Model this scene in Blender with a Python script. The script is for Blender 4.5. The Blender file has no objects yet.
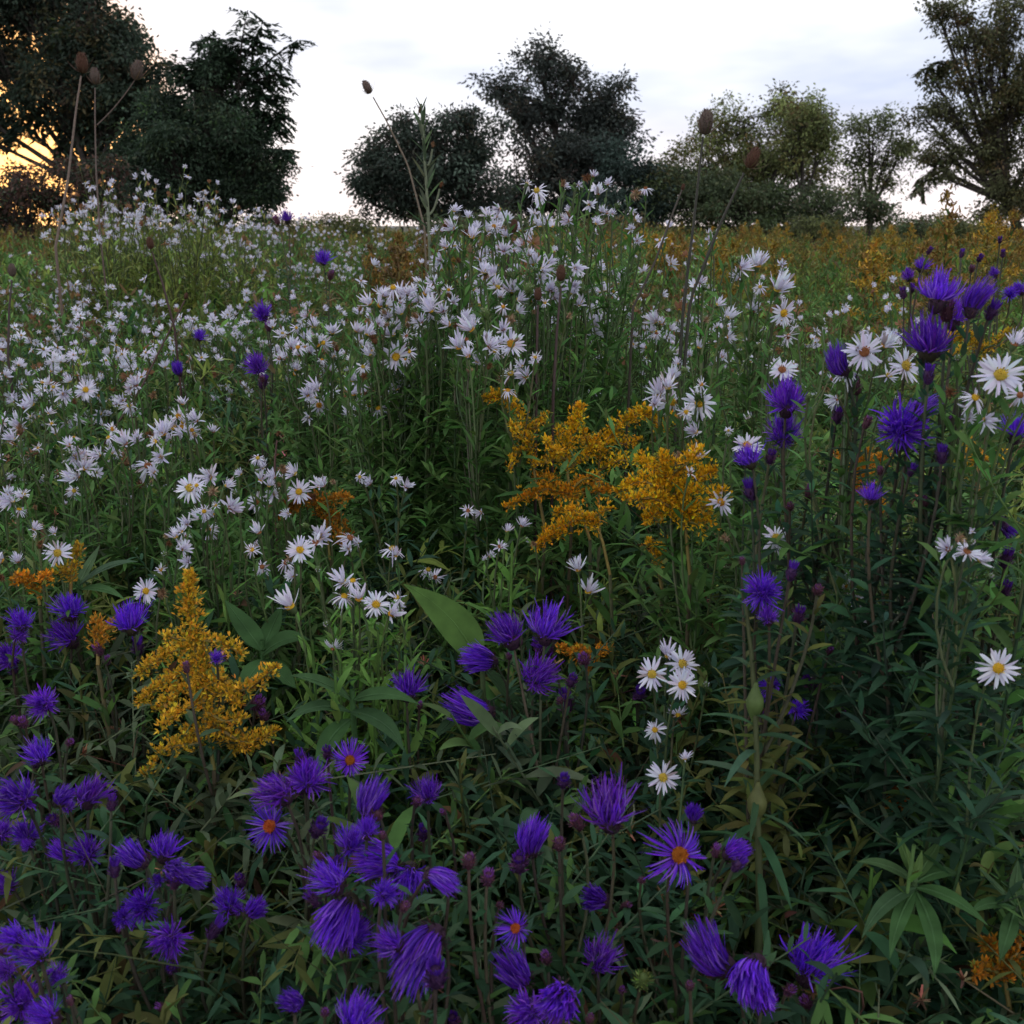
import bpy, math, random
import numpy as np
from mathutils import Vector, Quaternion

SEED = 11
rng = np.random.default_rng(SEED)
random.seed(SEED)
scene = bpy.context.scene
COL = scene.collection
PI = math.pi

# ---------------------------------------------------------------- camera
F = 1098.0                       # focal length in pixels of the 1024 px frame
CAMZ = 1.25
PITCH = math.atan((512 - 222) / F)
CP, SP = math.cos(PITCH), math.sin(PITCH)


def at(px, py, d):
    """world point seen at a photo position, d metres along the view axis"""
    a = (px - 512) / F
    b = (512 - py) / F
    return np.array([d * a, d * (CP + b * SP), CAMZ + d * (-SP + b * CP)])


ROWS = [(1100, .52), (1000, .58), (900, .65), (800, .74), (700, .83), (600, .94), (500, 1.08), (430, 1.25),
        (350, 1.65), (300, 2.2), (270, 2.8), (250, 3.6), (238, 4.8)]


def row_depth(py):
    ys = [r[0] for r in ROWS][::-1]
    ds = [r[1] for r in ROWS][::-1]
    return float(np.interp(py, ys, ds))


def ground_z(y):
    t = np.clip(np.asarray(y, float) / 5.0, 0, 1)
    return 0.18 * t * t * (3 - 2 * t)


_cy = []
_cz = []
for r in ROWS:
    p = at(512, r[0], r[1])
    _cy.append(p[1])
    _cz.append(p[2])
_cy += [7.5, 12, 20, 30]
_cz += [1.10, 1.06, 1.04, 1.04]


def canopy(x, y):
    x = np.asarray(x, float)
    y = np.asarray(y, float)
    z = np.interp(y, _cy, _cz)
    right = np.clip((x / np.maximum(y, .3) - .12) / .12, 0, 1) * np.clip((y - 1.0) / 1.0, 0, 1)
    z = z - right * .10
    mid = np.exp(-((x / np.maximum(y, .3) + .09) / .045) ** 2) * np.clip((y - 2.2) / 1.0, 0, 1)
    z = z - mid * .16
    z = z - .16 * np.exp(-((x + .20) / .17) ** 2 - ((y - 1.32) / .22) ** 2)   # the open hollow
    return z


# ---------------------------------------------------------------- mesh buffer
class Buf:
    def __init__(self):
        self.v = []
        self.f4 = []
        self.c = []
        self.n = 0

    def add(self, v, f, c):
        v = np.asarray(v, np.float32).reshape(-1, 3)
        f = np.asarray(f, np.int64).reshape(-1, 4)
        c = np.asarray(c, np.float32).reshape(-1, 3)
        if len(c) == 1:
            c = np.repeat(c, len(v), 0)
        self.v.append(v)
        self.f4.append(f + self.n)
        self.c.append(c)
        self.n += len(v)

    def mesh(self, name, mat, origin=(0, 0, 0)):
        v = np.concatenate(self.v) - np.asarray(origin, np.float32)
        f = np.concatenate(self.f4).astype(np.int32)
        c = np.concatenate(self.c)
        me = bpy.data.meshes.new(name)
        me.vertices.add(len(v))
        me.vertices.foreach_set('co', v.ravel())
        nf = len(f)
        me.loops.add(nf * 4)
        me.loops.foreach_set('vertex_index', f.ravel())
        me.polygons.add(nf)
        me.polygons.foreach_set('loop_start', np.arange(0, nf * 4, 4, dtype=np.int32))
        me.polygons.foreach_set('loop_total', np.full(nf, 4, np.int32))
        me.polygons.foreach_set('use_smooth', np.ones(nf, bool))
        a = me.attributes.new('col', 'FLOAT_COLOR', 'POINT')
        a.data.foreach_set('color', np.concatenate([c, np.ones((len(c), 1), np.float32)], 1).ravel())
        me.update(calc_edges=True)
        me.materials.append(mat)
        return me

    def build(self, name, mat, parent=None, origin=(0, 0, 0), loc=(0, 0, 0)):
        o = bpy.data.objects.new(name, self.mesh(name, mat, origin))
        COL.objects.link(o)
        o.location = loc
        if parent is not None:
            o.parent = parent
        return o


def nrm(a):
    a = np.asarray(a, float)
    return a / np.maximum(np.linalg.norm(a, axis=-1, keepdims=True), 1e-9)


def blades(buf, O, D, L, W, col, bend=None, fold=.0, n=4, cols=2, prof=(.7, .9), up=None, wave=0.):
    """many leaves or petals at once: origin O, direction D, length L, width W, bend = offset of the tip over the length"""
    O = np.atleast_2d(np.asarray(O, float))
    M = len(O)
    if M == 0:
        return
    D = nrm(np.broadcast_to(D, (M, 3)))
    L = np.broadcast_to(np.asarray(L, float), (M,))
    W = np.broadcast_to(np.asarray(W, float), (M,))
    bend = np.zeros((M, 3)) if bend is None else np.broadcast_to(bend, (M, 3))
    U = np.array([0, 0, 1.]) + rng.normal(0, .25, (M, 3)) if up is None else np.broadcast_to(up, (M, 3))
    S = nrm(np.cross(D, U))
    t = np.linspace(0, 1, n + 1)
    C = O[:, None] + L[:, None, None] * (t[None, :, None] * D[:, None] + (t ** 2)[None, :, None] * bend[:, None])
    T = nrm(D[:, None] + 2 * t[None, :, None] * bend[:, None])
    N = nrm(np.cross(S[:, None], T))
    a, b = prof
    tt = np.clip(t, .015, .985)
    w = tt ** a * (1 - tt) ** b
    w = w / w.max() * .5
    w = W[:, None] * w[None]
    if wave:
        C = C + N * (wave * L[:, None, None]) * np.sin(t[None, :, None] * 7 + rng.uniform(0, 6, (M, 1, 1)))
    Lf = C - S[:, None] * w[..., None] + N * (fold * w)[..., None]
    Rt = C + S[:, None] * w[..., None] + N * (fold * w)[..., None]
    V = np.stack([Lf, C, Rt], 2) if cols == 3 else np.stack([Lf, Rt], 2)
    k = cols
    base = (np.arange(M) * (n + 1) * k)[:, None, None]
    i = (np.arange(n) * k)[None, :, None]
    j = np.arange(k - 1)[None, None, :]
    q = base + i + j
    Fq = np.stack([q, q + 1, q + 1 + k, q + k], -1)
    col = np.asarray(col, float)
    col = np.broadcast_to(col, (M, 3))
    buf.add(V.reshape(-1, 3), Fq, np.repeat(col, (n + 1) * k, 0))


def tubes(buf, P, R, col, sides=5):
    """P (M,K,3) centre lines, R (M,K) radii"""
    P = np.asarray(P, float)
    if P.ndim == 2:
        P = P[None]
    M, K, _ = P.shape
    R = np.broadcast_to(np.asarray(R, float), (M, K))
    T = nrm(np.gradient(P, axis=1))
    mt = nrm(P[:, -1] - P[:, 0])
    ref = np.where(np.abs(mt[:, 2:3]) > .8, np.array([[1., .13, 0]]), np.array([[.1, .07, 1.]]))
    A = nrm(np.cross(T, ref[:, None]))
    B = np.cross(T, A)
    th = np.arange(sides) / sides * 2 * PI
    V = P[:, :, None] + R[:, :, None, None] * (np.cos(th)[None, None, :, None] * A[:, :, None] + np.sin(th)[None, None, :, None] * B[:, :, None])
    base = (np.arange(M) * K * sides)[:, None, None]
    i = (np.arange(K - 1) * sides)[None, :, None]
    j = np.arange(sides)[None, None, :]
    j2 = (j + 1) % sides
    Fq = np.stack([base + i + j, base + i + j2, base + i + sides + j2, base + i + sides + j], -1)
    col = np.broadcast_to(np.asarray(col, float), (M, 3))
    buf.add(V.reshape(-1, 3), Fq, np.repeat(col, K * sides, 0))


def lathe(buf, prof, col, sides=12, bump=0.):
    """closed profile [(r, z), ...] turned about z"""
    prof = np.array(prof, float)
    K = len(prof)
    th = np.arange(sides) / sides * 2 * PI
    r = prof[:, 0][:, None] * (1 + bump * rng.normal(0, 1, (K, sides)))
    V = np.stack([r * np.cos(th), r * np.sin(th), np.repeat(prof[:, 1][:, None], sides, 1)], -1)
    i = (np.arange(K - 1) * sides)[:, None]
    j = np.arange(sides)[None]
    j2 = (j + 1) % sides
    buf.add(V, np.stack([i + j, i + j2, i + sides + j2, i + sides + j], -1), col)


def jitter(c, M, s=.18):
    """M varied colours round c"""
    c = np.asarray(c, float)
    return np.clip(c * np.exp(rng.normal(0, s, (M, 1))) * np.exp(rng.normal(0, s * .45, (M, 3))), 0, .95)


# ---------------------------------------------------------------- materials
def material(name, rough=.6, spec=.3, transl=.0, mottle=0., scale=40.):
    m = bpy.data.materials.new(name)
    m.use_nodes = True
    nt = m.node_tree
    nd = nt.nodes
    pb = nd['Principled BSDF']
    out = nd['Material Output']
    at_ = nd.new('ShaderNodeAttribute')
    at_.attribute_name = 'col'
    src = at_.outputs['Color']
    if mottle:
        tc = nd.new('ShaderNodeTexCoord')
        nz = nd.new('ShaderNodeTexNoise')
        nz.inputs['Scale'].default_value = scale
        nz.inputs['Detail'].default_value = 3
        nt.links.new(tc.outputs['Object'], nz.inputs['Vector'])
        mp = nd.new('ShaderNodeMapRange')
        mp.inputs['From Min'].default_value = .3
        mp.inputs['From Max'].default_value = .7
        mp.inputs['To Min'].default_value = 1 - mottle
        mp.inputs['To Max'].default_value = 1 + mottle
        nt.links.new(nz.outputs['Fac'], mp.inputs['Value'])
        vm = nd.new('ShaderNodeVectorMath')
        vm.operation = 'SCALE'
        nt.links.new(src, vm.inputs[0])
        nt.links.new(mp.outputs['Result'], vm.inputs['Scale'])
        src = vm.outputs['Vector']
    nt.links.new(src, pb.inputs['Base Color'])
    pb.inputs['Roughness'].default_value = rough
    pb.inputs['Specular IOR Level'].default_value = spec
    if transl:
        tr = nd.new('ShaderNodeBsdfTranslucent')
        nt.links.new(src, tr.inputs['Color'])
        mx = nd.new('ShaderNodeMixShader')
        mx.inputs[0].default_value = transl
        nt.links.new(pb.outputs[0], mx.inputs[1])
        nt.links.new(tr.outputs[0], mx.inputs[2])
        nt.links.new(mx.outputs[0], out.inputs['Surface'])
    return m


M_LEAF = material('leaf', .68, .13, .32, .22, 60)
M_TREELEAF = material('tree_leaf', .6, .25, .35)
M_PETAL = material('petal', .6, .2, .28)
M_DISC = material('flower_disc', .8, .1, .0, .25, 900)
M_STEM = material('plant_stem', .6, .3, .0, .2, 120)
M_BARK = material('bark', .9, .1, .0, .35, 6)
M_PLUME = material('goldenrod_floret', .7, .15, .2)
M_DRY = material('dry_stalk', .8, .15, .1, .25, 150)


def ground_material():
    m = bpy.data.materials.new('meadow_soil')
    m.use_nodes = True
    nt = m.node_tree
    nd = nt.nodes
    pb = nd['Principled BSDF']
    pb.inputs['Roughness'].default_value = .95
    tc = nd.new('ShaderNodeTexCoord')
    n1 = nd.new('ShaderNodeTexNoise')
    n1.inputs['Scale'].default_value = 9
    n1.inputs['Detail'].default_value = 9
    n1.inputs['Roughness'].default_value = .7
    nt.links.new(tc.outputs['Object'], n1.inputs['Vector'])
    cr = nd.new('ShaderNodeValToRGB')
    e = cr.color_ramp.elements
    e[0].position, e[0].color = .35, (.022, .018, .012, 1)
    e[1].position, e[1].color = .68, (.07, .065, .03, 1)
    x = e.new(.52)
    x.color = (.035, .042, .018, 1)
    nt.links.new(n1.outputs['Fac'], cr.inputs['Fac'])
    nt.links.new(cr.outputs['Color'], pb.inputs['Base Color'])
    bp = nd.new('ShaderNodeBump')
    bp.inputs['Strength'].default_value = .8
    bp.inputs['Distance'].default_value = .03
    nt.links.new(n1.outputs['Fac'], bp.inputs['Height'])
    nt.links.new(bp.outputs['Normal'], pb.inputs['Normal'])
    return m


# ---------------------------------------------------------------- object helpers
def tag(o, label=None, cat=None, group=None, kind=None):
    if label:
        o['label'] = label
    if cat:
        o['category'] = cat
    if group:
        o['group'] = group
    if kind:
        o['kind'] = kind
    return o


def empty(name, loc, label=None, cat=None, group=None):
    o = bpy.data.objects.new(name, None)
    COL.objects.link(o)
    o.location = [float(q) for q in loc]
    o.empty_display_size = .05
    return tag(o, label, cat, group)


def place(name, me, parent, loc, dirv, scale, roll=None):
    o = bpy.data.objects.new(name, me)
    COL.objects.link(o)
    o.parent = parent
    o.location = [float(q) for q in loc]
    q = Vector([float(a) for a in dirv]).normalized().to_track_quat('Z', 'Y')
    r = Quaternion((0, 0, 1), random.uniform(0, 2 * PI) if roll is None else roll)
    o.rotation_mode = 'QUATERNION'
    o.rotation_quaternion = q @ r
    o.scale = (scale,) * 3
    return o


def sub(name, me, parent):
    o = bpy.data.objects.new(name, me)
    COL.objects.link(o)
    o.parent = parent
    return o


# ---------------------------------------------------------------- flower head templates (about 1 unit wide, facing +z)
PURPLE = (.160, .032, .60)


def ring(az, e):
    return np.stack([np.cos(az) * np.cos(e), np.sin(az) * np.cos(e), np.sin(e)], -1)


def purple_rays(kind):
    b = Buf()
    col = np.array(PURPLE) * random.uniform(.75, 1.2) * np.array([random.uniform(.85, 1.18), 1, random.uniform(.9, 1.08)])
    tilt = rng.normal(0, .12, 2)
    if kind == 'mop':
        M = 270
        az = rng.uniform(0, 2 * PI, M)
        e = np.radians(88 - 95 * rng.uniform(0, 1, M) ** 1.2)
        D = ring(az, e)
        O = D * [.16, .16, .06]
        bend = np.stack([-np.cos(az) * .30, -np.sin(az) * .30, .16 + 0 * az], -1) + rng.normal(0, .16, (M, 3))
        L = rng.uniform(.36, .50, M)
    elif kind == 'cup':
        M = 210
        az = rng.uniform(0, 2 * PI, M)
        e = np.radians(rng.uniform(22, 88, M))
        D = ring(az, e)
        O = D * [.20, .20, 0]
        bend = np.stack([-np.cos(az) * .26, -np.sin(az) * .26, .12 + 0 * az], -1) + rng.normal(0, .19, (M, 3))
        L = rng.uniform(.36, .54, M)
    elif kind == 'brush':
        M = 230
        az = rng.uniform(0, 2 * PI, M)
        r = np.sqrt(rng.uniform(0, 1, M))
        D = nrm(np.stack([np.cos(az) * r * .42, np.sin(az) * r * .42, np.ones(M)], -1))
        O = np.stack([np.cos(az) * r * .21, np.sin(az) * r * .21, -.06 * r], -1)
        bend = np.stack([-np.cos(az) * r * .12 - .16, -np.sin(az) * r * .12, -.04 * r], -1) + rng.normal(0, .09, (M, 3))
        L = rng.uniform(.50, .76, M) * (1.05 - .3 * r)
    else:  # open
        M = 78
        az = np.arange(M) / M * 4 * PI + rng.normal(0, .12, M)
        e = np.radians(rng.normal(20, 13, M))
        D = ring(az, e)
        O = D * [.12, .12, 0]
        bend = np.stack([0 * az, 0 * az, rng.normal(.04, .16, M)], -1) + rng.normal(0, .08, (M, 3))
        L = rng.uniform(.33, .45, M)
    bend[:, :2] += tilt
    c = jitter(col, M, .24)
    pale = rng.uniform(0, 1, M) < .18
    c[pale] = c[pale] * .7 + np.array([.17, .10, .22])
    brown = rng.uniform(0, 1, M) < random.choice((0, 0, .04, .10))
    c[brown] = c[brown] * .4 + np.array([.07, .03, .05])
    blades(b, O, D, L, rng.uniform(.020, .032, M), c, bend, n=5, prof=(.28, .42), up=np.array([0, 0, 1.]) + rng.normal(0, .7, (M, 3)))
    return b.mesh('aster_rays_' + kind, M_PETAL)


def involucre(long=.30, wide=.15, col=(.07, .035, .06)):
    b = Buf()
    lathe(b, [(.02, -long), (wide * .75, -long * .8), (wide, -long * .4), (wide * .95, -.02), (.02, .0)], col, 10)
    M = 46
    az = rng.uniform(0, 2 * PI, M)
    z = rng.uniform(-long * .85, -.03, M)
    O = np.stack([np.cos(az) * wide * .95, np.sin(az) * wide * .95, z], -1)
    D = ring(az, np.radians(rng.uniform(5, 70, M)))
    blades(b, O, D, rng.uniform(.10, .17, M), .04, jitter((.075, .05, .055), M, .35), bend=np.array([0, 0, .2]), n=2, prof=(.3, 1.))
    return b.mesh('bracts', M_LEAF)


def disc_mesh(r, h, col):
    b = Buf()
    lathe(b, [(r * .9, -.04), (r, h * .3), (r * .9, h * .7), (r * .6, h), (.01, h * 1.02)], np.array(col) * .9, 10, .05)
    M = 60
    k = np.arange(M) + .5
    rr = r * .95 * np.sqrt(k / M)
    az = k * 2.39996
    O = np.stack([rr * np.cos(az), rr * np.sin(az), h * (1.02 - .5 * (rr / r) ** 2) - .01], -1)
    D = nrm(np.stack([np.cos(az) * rr, np.sin(az) * rr, .25 + 0 * az], -1))
    blades(b, O, D, .05, .035, jitter(col, M, .2), n=1, prof=(.2, .2))
    return b.mesh('disc', M_DISC)


def bud_mesh(col_tip, col_b, n=22, tip=.35):
    b = Buf()
    lathe(b, [(.03, -.5), (.15, -.42), (.20, -.12), (.15, .16), (.02, .26)], col_b, 10)
    M = 90
    az = rng.uniform(0, 2 * PI, M)
    z = rng.uniform(-.44, .1, M)
    rad = np.interp(z, [-.5, -.42, -.12, .16], [.03, .15, .20, .15])
    O = np.stack([np.cos(az) * rad, np.sin(az) * rad, z], -1)
    D = ring(az, np.radians(rng.uniform(5, 80, M)))
    blades(b, O, D, rng.uniform(.12, .24, M), .05, jitter(col_b, M, .4), bend=np.array([0, 0, .25]), n=3, prof=(.3, .9))
    az = rng.uniform(0, 2 * PI, n)
    D = nrm(np.stack([np.cos(az) * .25, np.sin(az) * .25, np.ones(n)], -1))
    blades(b, np.stack([np.cos(az) * .13, np.sin(az) * .13, 0 * az + .08], -1), D, rng.uniform(tip * .8, tip * 1.2, n), .055, jitter(col_tip, n, .2), n=3, prof=(.3, .4))
    return b.mesh('bud', M_PETAL)


WHITE = (.77, .745, .85)


def tired(c, share):
    """some petals gone brownish or pink with age"""
    m = rng.uniform(0, 1, len(c)) < share
    c[m] = c[m] * [.62, .5, .45]
    return c


def white_rays(kind, fine=True):
    b = Buf()
    n = 4 if fine else 2
    col = np.array(WHITE) * random.uniform(.92, 1.06)
    if kind == 'open':
        M = 31
        e = np.radians(rng.normal(10, 11, M))
        bz = rng.normal(-.08, .10, M)
        L = rng.uniform(.33, .43, M)
    elif kind == 'drooped':
        M = 27
        e = np.radians(rng.normal(-18, 20, M))
        bz = rng.normal(-.35, .2, M)
        L = rng.uniform(.34, .46, M)
    elif kind == 'half':
        M = 30
        e = np.radians(rng.normal(56, 16, M))
        bz = rng.normal(.05, .16, M)
        L = rng.uniform(.40, .58, M)
    else:  # ragged
        M = 19
        e = np.radians(rng.normal(25, 34, M))
        bz = rng.normal(-.15, .3, M)
        L = rng.uniform(.30, .5, M)
    az = np.arange(M) / M * 2 * PI + rng.normal(0, .16, M)
    keep = rng.uniform(0, 1, M) > random.choice((0, 0, 0, .06) if kind == 'open' else (0, 0, .06, .12, .25))
    az, e, bz, L = az[keep], e[keep], bz[keep], L[keep]
    M = len(az)
    D = ring(az, e)
    O = D * [.09, .09, 0]
    bend = np.stack([0 * az, 0 * az, bz], -1) + rng.normal(0, .06, (M, 3))
    blades(b, O, D, L, rng.uniform(.055, .085, M) * (1.35 if kind == 'half' else 1), tired(np.clip(jitter(col, M, .08), 0, .9), random.choice((0, 0, .05, .15))), bend, n=n, prof=(.3, .4), up=np.array([0, 0, 1.]) + rng.normal(0, .22, (M, 3)))
    return b.mesh('white_rays_' + kind, M_PETAL)


def white_disc(col):
    b = Buf()
    lathe(b, [(.02, -.24), (.08, -.2), (.11, -.05), (.125, .0)], (.10, .14, .06), 9)
    r, h = .125, .075
    lathe(b, [(r, 0), (r, h * .5), (r * .75, h * .95), (.01, h * 1.1)], np.array(col), 9, .06)
    M = 26
    k = np.arange(M) + .5
    rr = r * np.sqrt(k / M)
    az = k * 2.39996
    O = np.stack([rr * np.cos(az), rr * np.sin(az), h * (1 - .4 * (rr / r) ** 2)], -1)
    blades(b, O, nrm(np.stack([np.cos(az) * rr, np.sin(az) * rr, .2 + 0 * az], -1)), .05, .03, jitter(col, M, .25), n=1, prof=(.2, .2))
    return b.mesh('white_disc', M_DISC)


def seedhead_mesh(col):
    b = Buf()
    lathe(b, [(.03, -.35), (.16, -.25), (.2, 0), (.12, .12), (.01, .16)], np.array(col) * .8, 8)
    M = 60
    az = rng.uniform(0, 2 * PI, M)
    e = np.radians(rng.uniform(-10, 88, M))
    D = ring(az, e)
    blades(b, D * .1, D, rng.uniform(.25, .42, M), .05, jitter(col, M, .3), bend=rng.normal(0, .15, (M, 3)), n=2, prof=(.3, .5))
    return b.mesh('dry_head', M_DRY)


P_RAYS = {k: [purple_rays(k) for _ in range(7)] for k in ('mop', 'cup', 'brush', 'open')}
P_INV = [involucre(.32, .16), involucre(.36, .19), involucre(.30, .17, (.06, .05, .03))]
P_DISC = [disc_mesh(.13, .07, c) for c in ((.42, .14, .02), (.50, .12, .03))]
P_BUD = [bud_mesh((.12, .03, .40), (.075, .03, .10), 60, .36), bud_mesh((.11, .025, .30), (.08, .03, .09), 50, .28)]
P_PINK = [bud_mesh((.30, .09, .42), (.13, .05, .09), 40, .32), bud_mesh((.22, .07, .24), (.12, .05, .07), 30, .22)]
G_BUD = [bud_mesh((.16, .2, .05), (.12, .17, .05), 16, .22)]
W_RAYS = {k: [white_rays(k) for _ in range(9)] for k in ('open', 'drooped', 'half', 'ragged')}
W_DISC = [white_disc((.60, .36, .03)), white_disc((.55, .28, .03)), white_disc((.30, .12, .05)), white_disc((.5, .35, .05))]
W_BUD = [bud_mesh((.75, .72, .82), (.13, .19, .07), 12, .25), bud_mesh((.55, .6, .4), (.15, .22, .07), 8, .14)]
SEED_HEAD = [seedhead_mesh((.24, .13, .07)), seedhead_mesh((.17, .075, .035)), seedhead_mesh((.30, .2, .12))]

# ---------------------------------------------------------------- plants
GREENS = {
    'aster': (.046, .104, .046), 'deep': (.038, .090, .046), 'white': (.092, .190, .048), 'bright': (.15, .29, .06),
    'gold': (.078, .158, .040), 'olive': (.118, .140, .038), 'grey': (.095, .130, .068), 'dry': (.17, .11, .05), 'yellow': (.20, .26, .055)}


def bez(a, c, b, K=6):
    t = np.linspace(0, 1, K)[:, None]
    return (1 - t) ** 2 * a + 2 * t * (1 - t) * c + t * t * b


def stem_curve(B, top, K=9):
    t = np.linspace(0, 1, K)[:, None]
    e = t ** 1.5
    w = np.sin(t * 5 + random.uniform(0, 6)) * t * (1 - t) * .03
    p = B + (top - B) * np.concatenate([e, e, t], 1)
    p[:, 0:1] += w
    return p


def leaves_on(buf, line, t0, n, L, W, col, elev=(15, 50), droop=.35, taper=.45, segs=4, cols=3, fold=.35, s=.2):
    """leaves set spirally along one stem line, smaller towards its tip"""
    t = t0 + (1 - t0) * (np.arange(n) + rng.uniform(-.3, .3, n)) / max(n, 1)
    t = np.clip(t, 0, .995)
    K = len(line)
    x = t * (K - 1)
    i = np.clip(x.astype(int), 0, K - 2)
    f = (x - i)[:, None]
    O = line[i] * (1 - f) + line[i + 1] * f
    az = np.arange(n) * 2.39996 + rng.normal(0, .3, n) + random.uniform(0, 6)
    u = (t - t0) / (1 - t0 + 1e-6)
    e = np.radians(elev[0] + (elev[1] - elev[0]) * u + rng.normal(0, 9, n))
    D = ring(az, e)
    sc = (1 - taper * u) * rng.uniform(.75, 1.15, n)
    bend = np.zeros((n, 3))
    bend[:, 2] = -droop * rng.uniform(.3, 1.3, n)
    blades(buf, O, D, L * sc, W * sc, jitter(col, n, s), bend, fold=fold, n=segs, cols=cols, prof=(.55, .8))


def side_shoots(lb, sb, ln, n, length, L, W, col, nl=12, t0=.45, t1=.95):
    """leafy side shoots that make the plant bushy"""
    t = rng.uniform(t0, t1, n) * (len(ln) - 1)
    i = np.clip(t.astype(int), 0, len(ln) - 2)
    f = (t - i)[:, None]
    O = ln[i] * (1 - f) + ln[i + 1] * f
    D = nrm(ring(rng.uniform(0, 6.28, n), np.radians(rng.uniform(5, 60, n))))
    lg = length * rng.uniform(.6, 1.3, n)
    K = 5
    s = np.linspace(0, 1, K)
    P = O[:, None] + D[:, None] * (lg[:, None] * s)[..., None] + np.array([0, 0, .25]) * (lg[:, None] * s ** 2)[..., None]
    tubes(sb, P, np.linspace(.0009, .0005, K)[None], jitter(np.array(col) * .9 + [.015, 0, 0], n, .15), 3)
    for k in range(n):
        leaves_on(lb, P[k], .1, nl, L, W, col, (0, 60), .3, .4, 3, 2, .3, .22)


def base_of(P, back=.05):
    c = P.mean(0)
    x, y = c[0] + random.uniform(-.04, .04), c[1] + back + random.uniform(-.02, .04)
    return np.array([x, y, float(ground_z(y))])


def framework(P, dirs, B, per=5, r0=.0028, drop=.10):
    """main stems from the base and a branch to every head"""
    n = len(P)
    k = max(1, int(math.ceil(n / per)))
    seeds = [0]
    for _ in range(k - 1):
        dmin = np.min(np.linalg.norm(P[:, None] - P[seeds][None], axis=2), 1)
        seeds.append(int(dmin.argmax()))
    own = np.argmin(np.linalg.norm(P[:, None] - P[seeds][None], axis=2), 1)
    mains, brs = [], []
    for g in range(k):
        idx = np.where(own == g)[0]
        if len(idx) == 0:
            continue
        c = P[idx].mean(0)
        top = c - [0, 0, drop]
        top[2] = min(top[2], P[idx][:, 2].min() - .02)
        bb = B + [random.uniform(-.02, .02), random.uniform(-.015, .015), 0]
        ln = stem_curve(bb, top)
        mains.append(ln)
        for h in idx:
            t = random.uniform(.86, 1.0)
            x = t * (len(ln) - 1)
            i = min(int(x), len(ln) - 2)
            a = ln[i] * (1 - (x - i)) + ln[i + 1] * (x - i)
            ctl = P[h] - nrm(dirs[h]) * .035 - [0, 0, .03]
            brs.append(bez(a, ctl, P[h]))
    return mains, brs


def wdir(dx, dy, tc, j=.18):
    return nrm(np.array([dx, -tc, dy]) + rng.normal(0, j, 3))


def purple_aster(label, heads, d=None, leaf='aster', group=None, leafy=1.0, name='purple_aster'):
    """heads: (px, py, width px, kind[, dx, dy, toward])"""
    P, dirs, S, K = [], [], [], []
    more = []
    for h in heads:
        if h[3] in 'mcb' and h[2] > 22 and random.random() < .5:
            more.append((h[0] + random.uniform(-.7, .7) * h[2], h[1] + random.uniform(.2, .7) * h[2], h[2] * random.uniform(.35, .75), random.choice('mdpdm')))
    for h in list(heads) + more:
        px, py, w, k = h[:4]
        dd = (d if d else row_depth(py)) * random.uniform(.96, 1.04)
        p = at(px, py, dd)
        if len(h) > 4:
            dv = wdir(h[4], h[5], h[6], .10)
        else:
            dv = wdir(random.uniform(-.45, .45), .75, random.uniform(.05, .6))
        s = w * dd / F
        if k in 'mcb':
            p = p - dv * s * .25
        P.append(p)
        dirs.append(dv)
        S.append(s)
        K.append(k)
    P = np.array(P)
    dirs = np.array(dirs)
    B = base_of(P)
    root = empty(name, B, label, 'aster', group)
    att = np.array([p - dv * s * (.3 if k in 'mcbo' else .5) for p, dv, s, k in zip(P, dirs, S, K)])
    mains, brs = framework(att, dirs, B)
    sb, lb = Buf(), Buf()
    tubes(sb, np.array(mains), np.linspace(.0019, .0011, len(mains[0]))[None], jitter((.045, .052, .028), len(mains), .2), 6)
    tubes(sb, np.array(brs), np.linspace(.0014, .0010, 6)[None], jitter((.065, .058, .038), len(brs), .2), 5)
    for ln in mains:
        side_shoots(lb, sb, ln, int(18 * leafy), .075, .030, .0072, GREENS[leaf], 12, .35, .97)
        leaves_on(lb, ln, .45, int(78 * leafy), .050, .0120, GREENS[leaf], (0, 40), .35, .35)
    for ln in brs:
        leaves_on(lb, ln, .05, max(4, int(11 * leafy)), .028, .0065, GREENS[leaf], (5, 55), .25, .45, 3)
    sb.build('stem', M_STEM, root, B)
    lb.build('foliage', M_LEAF, root, B)
    for p, dv, s, k in zip(P, dirs, S, K):
        q = p - B
        if k in 'mcbo':
            kk = {'m': 'mop', 'c': 'cup', 'b': 'brush', 'o': 'open'}[k]
            o = place('flower_head', random.choice(P_RAYS[kk]), root, q, dv, s * (1.12 if k != 'b' else 1.2))
            sub('bracts', random.choice(P_INV), o)
            if k == 'o':
                sub('disc', random.choice(P_DISC), o)
        else:
            me = random.choice({'d': P_BUD, 'p': P_PINK, 'g': G_BUD}[k])
            place('bud', me, root, q, dv, s * 1.12)
    return root


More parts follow.
